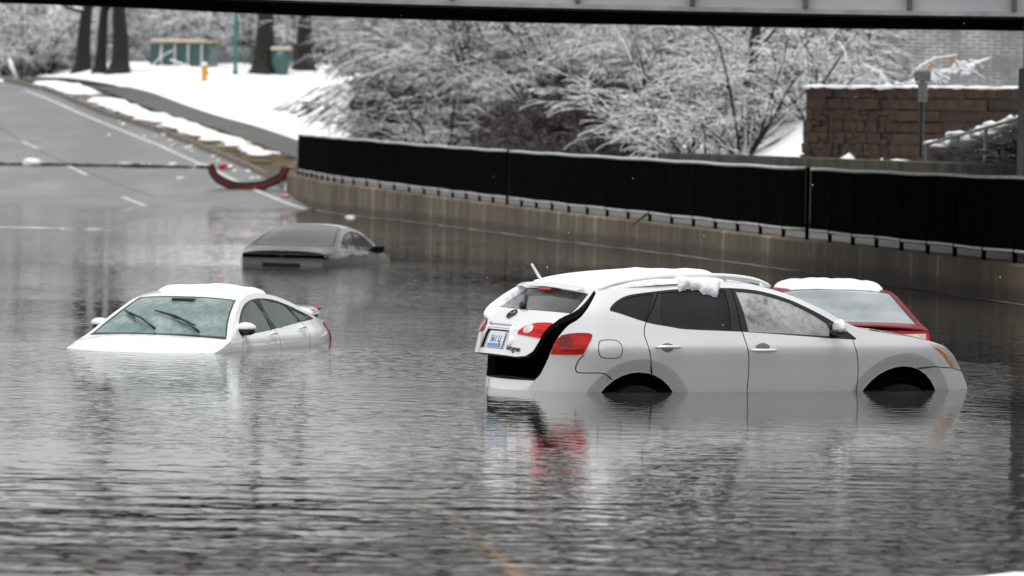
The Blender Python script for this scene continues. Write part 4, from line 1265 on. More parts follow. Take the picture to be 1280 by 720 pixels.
# tailgate: built shut, then swung open about its roof hinge
tg = bpy.data.objects.new('tailgate', None); COL.objects.link(tg); tg.parent = suv
HX, HZ = -.34, 1.575
tg.location = (HX, 0, HZ); tg.rotation_euler = (0, R(10.5), 0)
tb = pchip([(.78, .11), (1.0, .13), (1.15, .12), (1.3, .10), (1.53, .06)])
gS0 = end_surf(lambda z: XEr(z) - .012, WEr, tb, -1, 2.4)
def gS(y, z):
    p, n = gS0(y, z); return (p[0] - HX, p[1], p[2] - HZ), n
def gw(z): return WEr(z) - .012
zz = frange(.90, 1.54, .04)
go_ = [(-gw(.83) + .14, .83), (-gw(.85) + .04, .85)] + [(-gw(z), z) for z in zz] + [(gw(z), z) for z in zz[::-1]] + [(gw(.85) - .04, .85), (gw(.83) - .14, .83)]
gwin = [(-.745, 1.30), (-.735, 1.34), (-.71, 1.42), (-.675, 1.487), (0, 1.512), (.675, 1.487), (.71, 1.42), (.735, 1.34), (.745, 1.30), (0, 1.285)]
gwin_b = [(-.765, 1.288), (-.755, 1.34), (-.728, 1.42), (-.69, 1.497), (0, 1.522), (.69, 1.497), (.728, 1.42), (.755, 1.34), (.765, 1.288), (0, 1.273)]
gl_ = lambda s: [(s * .355, 1.035), (s * .345, 1.06), (s * .40, 1.115), (s * .50, 1.155), (s * .62, 1.172), (s * .85, 1.175), (s * .85, 1.03), (s * .6, 1.025)]
gc = lambda s: [(s * (.465 + .058 * math.cos(a)), 1.090 + .042 * math.sin(a)) for a in [2 * math.pi * i / 14 for i in range(14)]]
rec = [(-.27, .88), (-.25, 1.06), (.25, 1.06), (.27, .88)]
rG = chart(go_, [('rv', gc(1), .012), ('rv2', gc(-1), .012), ('tl', gl_(1), .008), ('tl2', gl_(-1), .008), ('win', gwin, -.004), ('winb', gwin_b, -.001), ('rec', rec, -.025), ('recw', [(-.285, .87), (-.262, 1.075), (.262, 1.075), (.285, .87)], -.004)], gS, .05)
put(rG, 'base', 'tailgate_skin', M['pearl'], tg); put(rG, 'win', 'rear_window', M['reartint'], tg); put(rG, 'winb', 'rear_window_surround', M['trim'], tg)
put(rG, 'rec', 'plate_recess', M['pearl'], tg); put(rG, 'recw', 'plate_recess', M['pearl'], tg)
for k in ('tl', 'tl2'): put(rG, k, 'taillight', M['lens_red'], tg)
for k in ('rv', 'rv2'): put(rG, k, 'reversing_lamp', M['lens_clear'], tg)
v, n, t = rG['base']
iv, inn_, it = chart(go_, [], gS, .12)['base']
mesh_obj('inner_lining', iv - inn_ * .06, it[:, ::-1], M['inner'], tg)
V, F = [], []
q = resample(go_, .06)
for i, (y, z) in enumerate(q):
    p, nn = gS(y, z); nn = np.array(nn) / np.linalg.norm(nn); V += [tuple(np.array(p)), tuple(np.array(p) - nn * .06)]
F = [(2 * i, 2 * ((i + 1) % len(q)), 2 * ((i + 1) % len(q)) + 1, 2 * i + 1) for i in range(len(q))]
mesh_obj('tailgate_edge', V, F, M['trim'], tg)
def on_gate(name, geo, y, z, mat, off=.004, tilt=0.):
    v, f = geo; p, nn = gS(y, z); nn = np.array(nn) / np.linalg.norm(nn)
    ey = np.array((0, -1., 0)); ey -= nn * (ey @ nn); ey /= np.linalg.norm(ey); ez = np.cross(nn, ey)
    if ez[2] < 0: ez = -ez
    V = [np.array(p) + nn * (off + c) + ey * a + ez * b for a, b, c in v]
    o = mesh_obj(name, V, f, mat, tg); return o
def flat_rect(w, h, t=.006):
    return ([(-w / 2, -h / 2, 0), (w / 2, -h / 2, 0), (w / 2, h / 2, 0), (-w / 2, h / 2, 0), (-w / 2, -h / 2, t), (w / 2, -h / 2, t), (w / 2, h / 2, t), (-w / 2, h / 2, t)],
            [(3, 2, 1, 0), (4, 5, 6, 7), (0, 1, 5, 4), (1, 2, 6, 5), (2, 3, 7, 6), (3, 0, 4, 7)])
on_gate('number_plate', flat_rect(.31, .155), 0, .965, M['plate_white'], -.018)
on_gate('plate_band', flat_rect(.27, .036, .002), 0, .913, M['plate_blue'], -.012)
on_gate('plate_number', text_geo('561 LJ', .085, .001), 0, .972, M['plate_ink'], -.010)
on_gate('plate_lettering', text_geo('Kentucky', .030, .001), 0, 1.025, M['plate_ink'], -.010)
v, f = text_geo('Rogue', .075, .003); on_gate('model_badge', (v, f), -.36, .90, M['dchrome'], .003)
m = MB(); m.tube([(.052 * math.cos(a), .052 * math.sin(a), 0) for a in [2 * math.pi * i / 20 for i in range(21)]], .009, 6, False); m.box((0, 0, 0), (.13, .022, .014))
on_gate('badge', (m.v, m.f), 0, 1.215, M['dchrome'], .008)
m = MB(); m.tube([gS(y, 1.115)[0] for y in np.linspace(-.27, .27, 9)], .018, 8); m.build('handle_bar', M['pearl'], tg, True)
m = MB(); pv, pn = gS(.02, 1.305); m.blob((pv[0] - .025, pv[1], pv[2] + .01), (.03, .055, .045), 2, .2); m.tube([(pv[0] - .03, pv[1], pv[2] + .01), (gS(.12, 1.35)[0][0] - .02, .12, gS(.12, 1.35)[0][2]), (gS(.30, 1.43)[0][0] - .015, .30, gS(.30, 1.43)[0][2])], .012, 5)
m.build('rear_wiper', M['trim'], tg, True)
spv, spf = snow_sheet([(-.62, 1.50), (0, 1.515), (.62, 1.50), (.64, 1.545), (0, 1.56), (-.64, 1.545)], lambda a, b: ((gS(a, min(b, 1.56))[0][0] - .05 + (1.545 - b) * -.6, a, b - HZ + .012), (-.35, 0, 1)), .012, 2, .05, .02)
mesh_obj('roof_spoiler', spv, spf, M['pearl'], tg, True)
m = MB(); p, _ = gS(0, 1.497); m.box((p[0] - .03, 0, p[2] + .006), (.03, .26, .028)); bevel_obj(m.build('high_brake_lamp', M['lens_red'], tg), .008, 2)
def gate_snow(poly, thick, seed, edge=.05):
    v, f = snow_sheet(poly, gS, thick, seed, .035, edge); o = mesh_obj('snow', v, f, M['snow'], tg, True); o['kind'] = 'stuff'
gate_snow([(.50, 1.50), (.56, 1.42), (.60, 1.34), (.60, 1.26), (.56, 1.20), (.57, 1.15), (.66, 1.15), (.70, 1.2), (.76, 1.3), (.74, 1.42), (.70, 1.52)], .055, 1, .08)
gate_snow([(-.60, 1.515), (.1, 1.525), (.66, 1.515), (.66, 1.55), (0, 1.56), (-.6, 1.55)], .04, 2, .03)
gate_snow([(-.20, 1.11), (-.24, 1.13), (-.30, 1.09), (-.29, 1.02), (-.34, .98), (-.32, .90), (-.26, .89), (-.245, .95), (-.22, 1.03), (-.19, 1.06)], .022, 3, .03)
gate_snow([(.13, 1.10), (.17, 1.12), (.20, 1.10), (.16, 1.085)], .02, 4, .02); gate_snow([(.08, 1.092), (-.12, 1.098), (-.14, 1.086), (.06, 1.08)], .02, 5, .01)
# roof rails, mirrors, roof snow
for s in (-1, 1):
    rp = curve_pts([(-.33, 1.552), (-.18, 1.598), (.101, 1.640), (.479, 1.668), (.93, 1.674), (1.25, 1.645), (1.42, 1.585)], 4)
    m = MB(); m.tube([(x, s * (WEs(x) - .045), z) for x, z in rp], [.016 + .012 * (math.sin(math.pi * i / (len(rp) - 1))**.4) for i in range(len(rp))], 8)
    for x in (-.26, .5, 1.36): m.box((x, s * (WEs(x) - .045), ZEs(x) + .015), (.09, .03, .05))
    m.build('roof_rail', M['rim'] if False else M['pearl'], suv, True)
    m = MB(); p, n = sS(1.97, 1.22); y = abs(p[1])
    m.blob((1.975, s * (y + .10), 1.225), (.050, .10, .080), 3, .03, 3, .62); mo = m.build('mirror', M['pearl'], suv, True)
    m = MB(); m.blob((1.955, s * (y + .11), 1.185), (.06, .10, .028), 3, .03, 2); m.tube([(1.99, s * (y - .03), 1.15), (1.965, s * (y + .06), 1.175)], [.045, .03], 6); m.build('mirror_foot', M['trim'], mo, True)
v, f = snow_sheet([(-.37, -.66), (-.2, -.70), (.3, -.70), (.7, -.68), (.95, -.66), (1.08, -.50), (1.13, -.1), (1.12, .4), (1.02, .68), (.6, .74), (0, .74), (-.3, .72), (-.385, .5), (-.385, -.4)], tS, .048, 5, .05, .13)
o = mesh_obj('roof_snow', v, f, M['snow'], suv, True); o['kind'] = 'stuff'
rg = random.Random(9)
cl = [(.44, 1.66), (.455, 1.60)] + [(.46 + .40 * i / 12, 1.535 + .03 * math.sin(i * .5) + rg.uniform(-.016, .02) - (.02 if i == 11 else 0)) for i in range(13)] + [(.90, 1.60), (.92, 1.66)]
def clS(x, z):
    if z <= ZEs(x): return sS(x, z)
    t = z - ZEs(x); p, n = sS(x, ZEs(x)); return (x, p[1] + t * 1.2, ZEs(x) + t * .9), (0, -.6, .8)
v, f = snow_sheet(cl, clS, .055, 6, .03, .07); o = mesh_obj('roof_snow', v, f, M['snow'], suv, True); o['kind'] = 'stuff'
m = MB(); m.tube([(-.30, .55, 1.60), (-.42, .50, 1.74)], [.016, .012], 6); m.build('aerial', M['snow'], suv, True)

# ------------------------------------------------------------------ saloons standing deep in the water
def sedan(name, label, loc, yaw, P):
    """P: profiles in metres from the front bumper (d) ; x = half length - d"""
    Lh = P['L'] / 2
    X = lambda d: Lh - d
    root = thing(name, label, 'car', loc, yaw, 'flooded cars')
    ZE = pchip([(X(d), z) for d, z in P['ze'][::-1]]); T = pchip([(X(d), z) for d, z in P['top'][::-1]])
    Wk = pchip(P['w'])
    xf, xr = Lh - 1.1, -Lh + P.get('rtap', .95)
    def W(x, z):
        p = 1.
        if x > xf: p -= P.get('fk', .34) * ((x - xf) / 1.1)**2.3
        if x < xr: p -= P.get('rk', .17) * ((xr - x) / P.get('rtap', .95))**2.2
        return Wk(z) * p
    S = side_surf(W)
    ar = [(X(P['wf']), .33, .37), (X(P['wr']), .33, .37)]
    d0, d1 = P['ze'][0][0], P['ze'][-1][0]
    topE = [(X(d), z) for d, z in P['ze']][::-1]       # rear -> front
    rearE_ = [(X(d), z) for d, z in P['rear']]          # top -> bottom
    frontE_ = [(X(d), z) for d, z in P['front']]
    out = curve_pts(topE, 4)[:-1] + curve_pts(frontE_, 3) + [(ar[0][0] + .42, .25)] + arc_pts(ar[0], -8, 188) + [(ar[0][0] - .5, .22), (ar[1][0] + .5, .22)] + arc_pts(ar[1], -8, 188) + [(ar[1][0] - .42, .25)] + curve_pts(rearE_[::-1], 3)[:-1]
    cv = lambda pts: [(X(d), z) for d, z in pts]
    dlo = curve_pts(cv(P['dlo_top']), 5)[:-1] + curve_pts(cv(P['dlo_bot']), 5)
    regs = []
    for k, ln in enumerate(P['seams']): regs.append(('seam%d' % k, strip(curve_pts(cv(ln), 4), .010), -.01))
    for k, g in enumerate(P['glass']): regs.append((('front_glass', 'rear_glass', 'quarter_window')[k], curve_pts(cv(g), 3, True) if len(g) > 5 else cv(g), -.010))
    for g in P.get('pill', []): regs.append(('trim', cv(g), -.003))
    regs.append(('trim', dlo, -.003))
    if 'dlo_rim' in P:
        cx = sum(p[0] for p in dlo) / len(dlo); cz = sum(p[1] for p in dlo) / len(dlo)
        regs.append(('chrome', [(cx + (x - cx) * 1.012, cz + (z - cz) * 1.07) for x, z in dlo], .002))
    for k, mt_, pl in P.get('side_extra', []): regs.append((k, cv(pl), .006))
    regs.append(('rear_door', cv(P['rdoor']), 0.)); regs.append(('front_door', cv(P['fdoor']), 0.))
    pm = P['paint']
    r1 = chart(out, regs, S, .09)
    for rr in (r1, mirror_res(r1)):
        put(rr, 'base', 'body_side', pm, root)
        for k in range(len(P['seams'])): put(rr, 'seam%d' % k, 'seam', M['inner'], root)
        put(rr, 'trim', 'window_trim', M['trim'], root)
        put(rr, 'chrome', 'window_moulding', M['chrome'], root)
        rd = put(rr, 'rear_door', 'rear_door', pm, root); fd = put(rr, 'front_door', 'front_door', pm, root)
        put(rr, 'front_glass', 'window', P['sg'], fd); put(rr, 'rear_glass', 'window', P['sg'], rd); put(rr, 'quarter_window', 'quarter_window', P['sg'], root)
        for k, mt_, pl in P.get('side_extra', []): put(rr, k, k, mt_, root)
    for s in (-1, 1):
        Sm = S if s < 0 else (lambda x, z: ((S(x, z)[0][0], -S(x, z)[0][1], z), (S(x, z)[1][0], -S(x, z)[1][1], S(x, z)[1][2])))
        for (da, db, z) in P['handles']: handle(root, Sm, X(da), X(db), z, pm if 'hm' not in P else P['hm'])
        for k in range(2): wheel(root, ar[k][0], s * (W(ar[k][0], .5) - .13), .325, s)
        for cx, cz, r0 in ar:
            V, F = [], []
            for i in range(17):
                a = math.pi * (-.04 + 1.08 * i / 16)
                for y in (W(cx + r0 * math.cos(a), .5) - .012, .5): V.append((cx + r0 * math.cos(a), s * y, cz + r0 * math.sin(a)))
                if i: F.append((2 * i - 2, 2 * i - 1, 2 * i + 1, 2 * i))
            mesh_obj('wheel_housing', V, F, M['inner'], root)
        mx_, mz = X(P['mirror'][0]), P['mirror'][1]; y = W(mx_, mz) - .06
        m = MB(); m.blob((mx_, s * (y + .125), mz + .03), (.075, .115, .062), 3, .03, 3, .25); mo = m.build('mirror', P.get('mm', pm), root, True)
        m = MB(); m.blob((mx_ - .012, s * (y + .12), mz - .012), (.072, .108, .045), 3, .03, 2); m.tube([(mx_ + .03, s * (y - .05), mz - .03), (mx_, s * (y + .06), mz - .02)], [.05, .035], 6)
        m.build('mirror_foot', M['trim'], mo, True)
    WE = lambda x: W(x, ZE(x))
    tS_ = top_surf(T, ZE, WE, P.get('pw', 2.8))
    xa, xb = X(d1), X(d0)
    def band(da, db, inset, bow_a=.0, bow_b=.0):
        """area between two stations, bowed, inset from the edge"""
        ca = [(X(da) + bow_a * (1 - t * t), t) for t in np.linspace(-1, 1, 9)]; cb2 = [(X(db) + bow_b * (1 - t * t), t) for t in np.linspace(1, -1, 9)]
        mid = [(X(da + (db - da) * k / 6), 1) for k in range(1, 6)]; mid2 = [(X(da + (db - da) * k / 6), -1) for k in range(5, 0, -1)]
        o = []
        for x, t in ca + mid + cb2 + mid2: o.append((x, t * (WE(x if abs(t) == 1 else X(da)) - inset) if abs(t) == 1 else t * ((WE(X(da)) if (x, t) in ca else WE(X(db))) - inset)))
        return o
    ws, rg_ = P['ws'], P['rg']
    regs = [('ws', band(ws[0] + .02, ws[1], .075, .10, .03), -.005), ('wsb', band(ws[0] - .05, ws[1] + .015, .055, .12, .03), -.002),
            ('rgl', band(rg_[0], rg_[1], rg_[2], -.03, -.08), -.004), ('rgb', band(rg_[0] - .02, rg_[1] + .025, rg_[2] - .022, -.03, -.09), -.001),
            ('hood', band(.35, ws[0] - .09, .10, .02, .12), .002)]
    if P.get('trunk'): regs.append(('trunk', band(rg_[1] + .06, d1 - .0, .10, -.09, 0), .002))
    if 'top_seam' in P: pass
    r2 = chart(edge_poly(WE, xa, xb), regs, tS_, .08)
    put(r2, 'base', 'roof', pm, root)
    wsO = put(r2, 'ws', 'windscreen', P['wsg'], root); put(r2, 'wsb', 'windscreen_surround', M['trim'], root)
    put(r2, 'rgl', 'rear_window', P['rgg'], root); put(r2, 'rgb', 'rear_window_surround', M['trim'], root)
    put(r2, 'hood', 'bonnet', pm, root); put(r2, 'trunk', 'boot_lid', pm, root)
    # nose and tail
    def profile(pts): return pchip(sorted([(z, x) for x, z in pts]))
    XF, XRr = profile(frontE_), profile(rearE_)
    fz = [frontE_[-1][1], frontE_[0][1]]; rz_ = [rearE_[-1][1], rearE_[0][1]]
    fS_ = end_surf(XF, lambda z: W(XF(z), z), lambda z: P.get('fb', .16), 1); rS_ = end_surf(XRr, lambda z: W(XRr(z), z), lambda z: P.get('rb', .10), -1, 2.4)
    def face(Sf, XX, za, zb_, rg2):
        zz = list(np.linspace(za, zb_, 12)); ol = [(-W(XX(z), z), z) for z in zz] + [(W(XX(z), z), z) for z in zz[::-1]]
        return chart(ol, rg2, Sf, .07)
    r3 = face(fS_, XF, fz[0], fz[1], [('gr', [(-.5, .58), (.5, .58), (.4, .38), (-.4, .38)], -.01)] + [('hl', [(s * .45, .60), (s * .78, .64), (s * .78, .54), (s * .45, .52)], .004) for s in (-1, 1)])
    put(r3, 'base', 'front_bumper', pm, root); put(r3, 'gr', 'grille', M['trim'], root); put(r3, 'hl', 'headlight', M['lens_clear'], root)
    r4 = face(rS_, XRr, rz_[0], rz_[1], [(k, pl, off) for k, mt_, pl, off in P['tail']])
    put(r4, 'base', 'rear_bumper', pm, root)
    for k in {k: 1 for k, *_ in P['tail']}:
        mt_ = [q[1] for q in P['tail'] if q[0] == k][0]
        put(r4, k, k.rstrip('_'), mt_, root)
    # closed from below so that nothing shows through
    m = MB(); m.box((0, 0, .45), (P['L'] * .72, 1.25, .4)); m.build('underbody', M['inner'], root)
    return root, dict(X=X, S=S, top=tS_, WE=WE, ZE=ZE, rear=rS_, T=T)

snowlab = 'roof_snow'
# --- white saloon facing us at the left
CIV = dict(L=4.63, paint=M['white'], wf=.92, wr=3.62, sg=M['greenglass'], wsg=M['icy'], rgg=M['reartint'], mirror=(1.66, 1.0), hm=M['white'],
    pw=2.3, ze=[(.12, .57), (.5, .715), (1.0, .845), (1.25, .915), (1.5, 1.06), (1.8, 1.205), (2.1, 1.315), (2.4, 1.365), (2.7, 1.375), (3.1, 1.345), (3.5, 1.265), (3.9, 1.14), (4.2, 1.06), (4.4, 1.03), (4.5, 1.02)],
    top=[(.08, .66), (.5, .81), (1.0, .93), (1.2, .965), (1.5, 1.115), (1.8, 1.245), (2.1, 1.36), (2.4, 1.41), (2.7, 1.42), (3.1, 1.39), (3.5, 1.31), (3.9, 1.19), (4.2, 1.11), (4.5, 1.09)],
    w=[(.2, .80), (.5, .88), (.75, .90), (.88, .885), (.98, .825), (1.1, .755), (1.25, .672), (1.4, .585), (1.5, .53)],
    front=[(.12, .60), (.06, .5), (.05, .35), (.12, .22)], rear=[(4.5, 1.02), (4.53, .95), (4.56, .80), (4.58, .6), (4.58, .4), (4.5, .25)],
    dlo_top=[(1.58, .985), (1.72, 1.085), (1.95, 1.205), (2.2, 1.287), (2.55, 1.325), (3.0, 1.305), (3.4, 1.232), (3.75, 1.142), (4.0, 1.068)],
    dlo_bot=[(4.0, 1.06), (3.85, 1.052), (3.4, 1.03), (2.9, 1.0), (2.3, .968), (1.58, .945)],
    glass=[[(1.78, 1.065), (1.98, 1.19), (2.2, 1.262), (2.50, 1.298), (2.58, .995), (2.3, .982), (1.78, .962)], [(2.66, 1.305), (3.0, 1.284), (3.32, 1.228), (3.50, 1.045), (3.1, 1.026), (2.74, 1.004)], [(3.42, 1.20), (3.7, 1.132), (3.88, 1.078), (3.57, 1.05)]],
    pill=[], seams=[[(1.6, .95), (1.52, .8), (1.5, .6), (1.55, .3)], [(2.58, 1.33), (2.64, 1.0), (2.66, .8), (2.64, .3)], [(3.55, 1.04), (3.6, .9), (3.5, .72), (3.25, .45), (3.2, .3)]],
    rdoor=[(2.64, 1.0), (3.55, 1.04), (3.6, .9), (3.5, .72), (3.25, .45), (3.2, .25), (2.64, .25)], fdoor=[(1.6, .95), (2.64, 1.0), (2.64, .25), (1.55, .25), (1.5, .6)],
    handles=[(2.40, 2.58, .925), (3.36, 3.53, .965)], ws=(1.26, 2.06), rg=(3.25, 4.05, .10), trunk=True,
    side_extra=[('taillight', M['lens_dark'] if False else M['lens_red'], [(4.30, 1.0), (4.6, 1.03), (4.6, .72), (4.50, .74), (4.40, .90)])],
    tail=[('taillight', M['lens_red'], [(-.9, 1.0), (-.62, .99), (-.60, .90), (-.66, .76), (-.9, .72)], .006), ('taillight', M['lens_red'], [(.9, 1.0), (.62, .99), (.60, .90), (.66, .76), (.9, .72)], .006), ('plate_recess', M['trim'], [(-.3, .9), (.3, .9), (.28, .74), (-.28, .74)], -.02)])
civ, K = sedan('parked_car', 'white saloon facing us with icy windscreen and snow on its roof, sunk to the bonnet', (-3.30, 53.5, -.725), R(-109), CIV)
civ.scale = (.93, .93, .93)
X = K['X']
v, f = snow_sheet([(X(d), y) for d, y in ((2.28, -.40), (2.3, .2), (2.36, .48), (2.6, .56), (3.0, .55), (3.25, .48), (3.3, 0), (3.25, -.46), (2.9, -.55), (2.5, -.55))], K['top'], .050, 3, .06, .16)
o = mesh_obj('roof_snow', v, f, M['snow'], civ, True); o['kind'] = 'stuff'
def wiper(root, top, a, b, arm):
    n_ = lambda x, y, h: (lambda q: tuple(np.array(q[0]) + np.array(q[1]) / np.linalg.norm(q[1]) * h))(top(x, y))
    m = MB(); pts = [n_(a[0] + (b[0] - a[0]) * t, a[1] + (b[1] - a[1]) * t, .03) for t in np.linspace(0, 1, 7)]
    m.tube(pts, [.008, .013, .014, .022, .014, .013, .008], 5)
    mid = ((a[0] + b[0]) / 2, (a[1] + b[1]) / 2)
    m.tube([n_(arm[0], arm[1], .02), n_((arm[0] + mid[0]) / 2, (arm[1] + mid[1]) / 2, .055), n_(mid[0], mid[1], .045)], [.016, .012, .012], 5)
    return m.build('wiper', M['trim'], root, True)
wiper(civ, K['top'], (X(1.62), -.20), (X(1.36), .40), (X(1.26), .48))
wiper(civ, K['top'], (X(1.66), -.58), (X(1.45), -.36), (X(1.27), -.05))
sp = MB(); xs = np.linspace(-.62, .62, 13); V, F = [], []
for i, y in enumerate(xs):
    c = 1 - (abs(y) / .62)**6; zt = 1.115 + .05 * c; xx = X(4.42)
    for dx, dz in ((.12, -.03), (0, .012), (-.16, .035), (-.17, .0), (-.02, -.02)): V.append((xx + dx + .05 * (1 - c), y * 1.02, zt + dz))
    if i:
        for q in range(5): F.append(((i - 1) * 5 + q, (i - 1) * 5 + (q + 1) % 5, i * 5 + (q + 1) % 5, i * 5 + q))
F += [(0, 1, 2, 3, 4), tuple(range(60, 65))[::-1]]
so = mesh_obj('spoiler', V, F, M['white'], civ, True)
m = MB()
for s in (-1, 1): m.box((X(4.47), s * .58, 1.10), (.14, .05, .10))
m.build('spoiler_mount', M['trim'], so)
for s in (-1, 1):
    m = MB(); m.tube([(X(4.50), s * .645, 1.165), (X(4.57), s * .60, 1.16), (X(4.61), s * .50, 1.155)], [.018, .022, .014], 6); m.build('taillight', M['lens_red'], so, True)
m = MB(); q = K['top'](X(2.02), 0)[0]; m.box((q[0] + .05, 0, q[2] - .035), (.10, .26, .05)); m.build('sensor_pod', M['trim'], civ)

# --- grey saloon seen from behind under the bridge
ACC = dict(L=4.88, paint=M['silver'], wf=.98, wr=3.81, sg=M['tint'], wsg=M['greenglass'], rgg=M['bright_mistglass'], mirror=(1.72, 1.0), mm=M['trim'], dlo_rim=1, rk=.24,
    ze=[(.12, .65), (.6, .80), (1.1, .91), (1.3, .95), (1.6, 1.09), (1.9, 1.22), (2.2, 1.315), (2.6, 1.37), (3.0, 1.37), (3.4, 1.315), (3.8, 1.215), (4.2, 1.09), (4.5, 1.005), (4.76, .975)],
    top=[(.08, .70), (.6, .86), (1.1, .97), (1.25, 1.0), (1.6, 1.15), (1.9, 1.27), (2.2, 1.375), (2.6, 1.44), (3.0, 1.435), (3.4, 1.37), (3.8, 1.255), (4.1, 1.14), (4.3, 1.08), (4.5, 1.055), (4.70, 1.04), (4.76, 1.015)],
    w=[(.2, .82), (.5, .91), (.75, .93), (.9, .92), (.98, .895), (1.1, .82), (1.25, .73), (1.4, .63), (1.5, .57)],
    front=[(.12, .65), (.05, .5), (.05, .35), (.12, .22)], rear=[(4.76, .975), (4.80, .90), (4.83, .75), (4.84, .55), (4.8, .35), (4.72, .25)],
    dlo_top=[(1.62, .99), (1.8, 1.10), (2.0, 1.195), (2.25, 1.275), (2.6, 1.32), (3.0, 1.315), (3.4, 1.26), (3.75, 1.165), (3.98, 1.075)],
    dlo_bot=[(3.98, 1.065), (3.75, 1.05), (3.3, 1.035), (2.8, 1.015), (2.3, .99), (1.62, .955)],
    glass=[[(1.85, 1.08), (2.05, 1.18), (2.3, 1.252), (2.64, 1.288), (2.72, 1.03), (2.3, 1.005), (1.85, .98)], [(2.78, 1.29), (3.1, 1.275), (3.4, 1.225), (3.5, 1.06), (3.1, 1.045), (2.84, 1.033)], [(3.56, 1.19), (3.72, 1.14), (3.86, 1.085), (3.6, 1.07)]],
    seams=[[(1.6, .95), (1.55, .8), (1.52, .6), (1.55, .3)], [(2.72, 1.32), (2.77, 1.02), (2.78, .8), (2.76, .3)], [(3.62, 1.05), (3.68, .9), (3.6, .72), (3.35, .45), (3.3, .3)]],
    rdoor=[(2.77, 1.02), (3.62, 1.05), (3.68, .9), (3.6, .72), (3.35, .45), (3.3, .25), (2.77, .25)], fdoor=[(1.6, .95), (2.77, 1.02), (2.77, .25), (1.55, .25), (1.5, .6)],
    handles=[(2.48, 2.68, .93), (3.40, 3.60, .95)], hm=M['chrome'], ws=(1.32, 2.16), rg=(3.10, 4.17, .085), trunk=True,
    side_extra=[('taillight', M['lens_dark'], [(4.62, .975), (4.9, .985), (4.9, .88), (4.66, .90)])],
    tail=[('lamp_bar', M['lens_dark'], [(-.9, .960), (.9, .960), (.9, .905), (.74, .898), (-.74, .898), (-.9, .905)], .004),
          ('chrome_strip', M['palepost'], [(-.74, .888), (.74, .888), (.74, .866), (-.74, .866)], .008),  # pale matt colour stands in for the bright reflection on chrome
          ('plate_recess', M['trim'], [(-.35, .82), (.35, .82), (.33, .66), (-.33, .66)], -.02)])
acc, K2 = sedan('parked_car', 'grey saloon seen from behind standing in deep water under the bridge', (-3.34, 87.9, -.80), R(77), ACC)
acc.scale = (.95, .95, 1.02)
m = MB()
p, nn = K2['rear'](0, .93)
for dy in (-.045, .045): m.box((p[0] - .006, dy * .7, .932), (.012, .010, .05))
m.box((p[0] - .006, 0, .932), (.012, .06, .010))
m.build('badge', M['signgrey'], acc)
v, f = snow_sheet([(K2['X'](d), y) for d, y in ((2.2, -.35), (2.2, .35), (2.5, .5), (2.8, .45), (2.85, -.3), (2.5, -.5))], K2['top'], .02, 3, .08, .12)

# --- red saloon, mostly hidden behind the white crossover
REDC = dict(L=4.8, paint=M['red'], wf=.98, wr=3.75, sg=M['tint'], wsg=M['greenglass'], rgg=M['skyglass'], mirror=(1.70, 1.02), rk=.10,
    ze=[(.12, .65), (.6, .80), (1.1, .91), (1.3, .95), (1.6, 1.09), (1.9, 1.22), (2.2, 1.315), (2.6, 1.38), (3.0, 1.385), (3.35, 1.345), (3.6, 1.25), (3.85, 1.135), (4.1, 1.045), (4.4, 1.02), (4.70, 1.01)],
    top=[(.08, .70), (.6, .86), (1.1, .97), (1.25, 1.0), (1.6, 1.15), (1.9, 1.27), (2.2, 1.375), (2.6, 1.445), (3.0, 1.445), (3.3, 1.405), (3.6, 1.29), (3.9, 1.155), (4.08, 1.09), (4.2, 1.075), (4.5, 1.068), (4.70, 1.055)],
    w=[(.2, .82), (.5, .91), (.75, .93), (.9, .925), (1.0, .905), (1.1, .835), (1.25, .74), (1.4, .645), (1.5, .58)],
    front=[(.12, .65), (.05, .5), (.05, .35), (.12, .22)], rear=[(4.70, 1.01), (4.73, .93), (4.77, .80), (4.79, .55), (4.76, .35), (4.70, .25)],
    dlo_top=[(1.62, .99), (1.8, 1.10), (2.0, 1.195), (2.25, 1.275), (2.6, 1.33), (3.0, 1.33), (3.35, 1.275), (3.6, 1.19), (3.8, 1.09)],
    dlo_bot=[(3.8, 1.08), (3.6, 1.06), (3.3, 1.035), (2.8, 1.015), (2.3, .99), (1.62, .955)],
    glass=[[(1.85, 1.08), (2.05, 1.18), (2.3, 1.252), (2.64, 1.29), (2.72, 1.03), (2.3, 1.005), (1.85, .98)], [(2.78, 1.295), (3.1, 1.28), (3.32, 1.235), (3.45, 1.065), (3.1, 1.045), (2.84, 1.033)], [(3.48, 1.19), (3.58, 1.15), (3.7, 1.10), (3.52, 1.075)]],
    seams=[[(1.6, .95), (1.55, .8), (1.52, .6), (1.55, .3)], [(2.72, 1.32), (2.77, 1.02), (2.78, .8), (2.76, .3)], [(3.62, 1.05), (3.68, .9), (3.6, .72), (3.35, .45), (3.3, .3)]],
    rdoor=[(2.77, 1.02), (3.62, 1.05), (3.68, .9), (3.6, .72), (3.35, .45), (3.3, .25), (2.77, .25)], fdoor=[(1.6, .95), (2.77, 1.02), (2.77, .25), (1.55, .25), (1.5, .6)],
    handles=[(2.48, 2.68, .93), (3.40, 3.60, .95)], ws=(1.32, 2.16), rg=(3.28, 4.08, .075), trunk=True,
    side_extra=[('taillight', M['lens_red'], [(4.35, .99), (4.9, .985), (4.9, .80), (4.55, .84)])],
    tail=[('tail_lens_', M['lens_clear'], [(s * .46, .965), (s * .80, .975), (s * .80, .87), (s * .50, .88)], .010) for s in (-1, 1)] +
         [('taillight', M['lens_red'], [(s * .40, .985), (s * .95, .995), (s * .95, .83), (s * .46, .85)], .006) for s in (-1, 1)] + [('plate_recess', M['trim'], [(-.3, .90), (.3, .90), (.28, .74), (-.28, .74)], -.02)])
rdc, K3 = sedan('parked_car', 'red saloon half hidden behind the white crossover with a thick slab of roof snow', (3.56, 58.27, -.80), R(94.4), REDC)
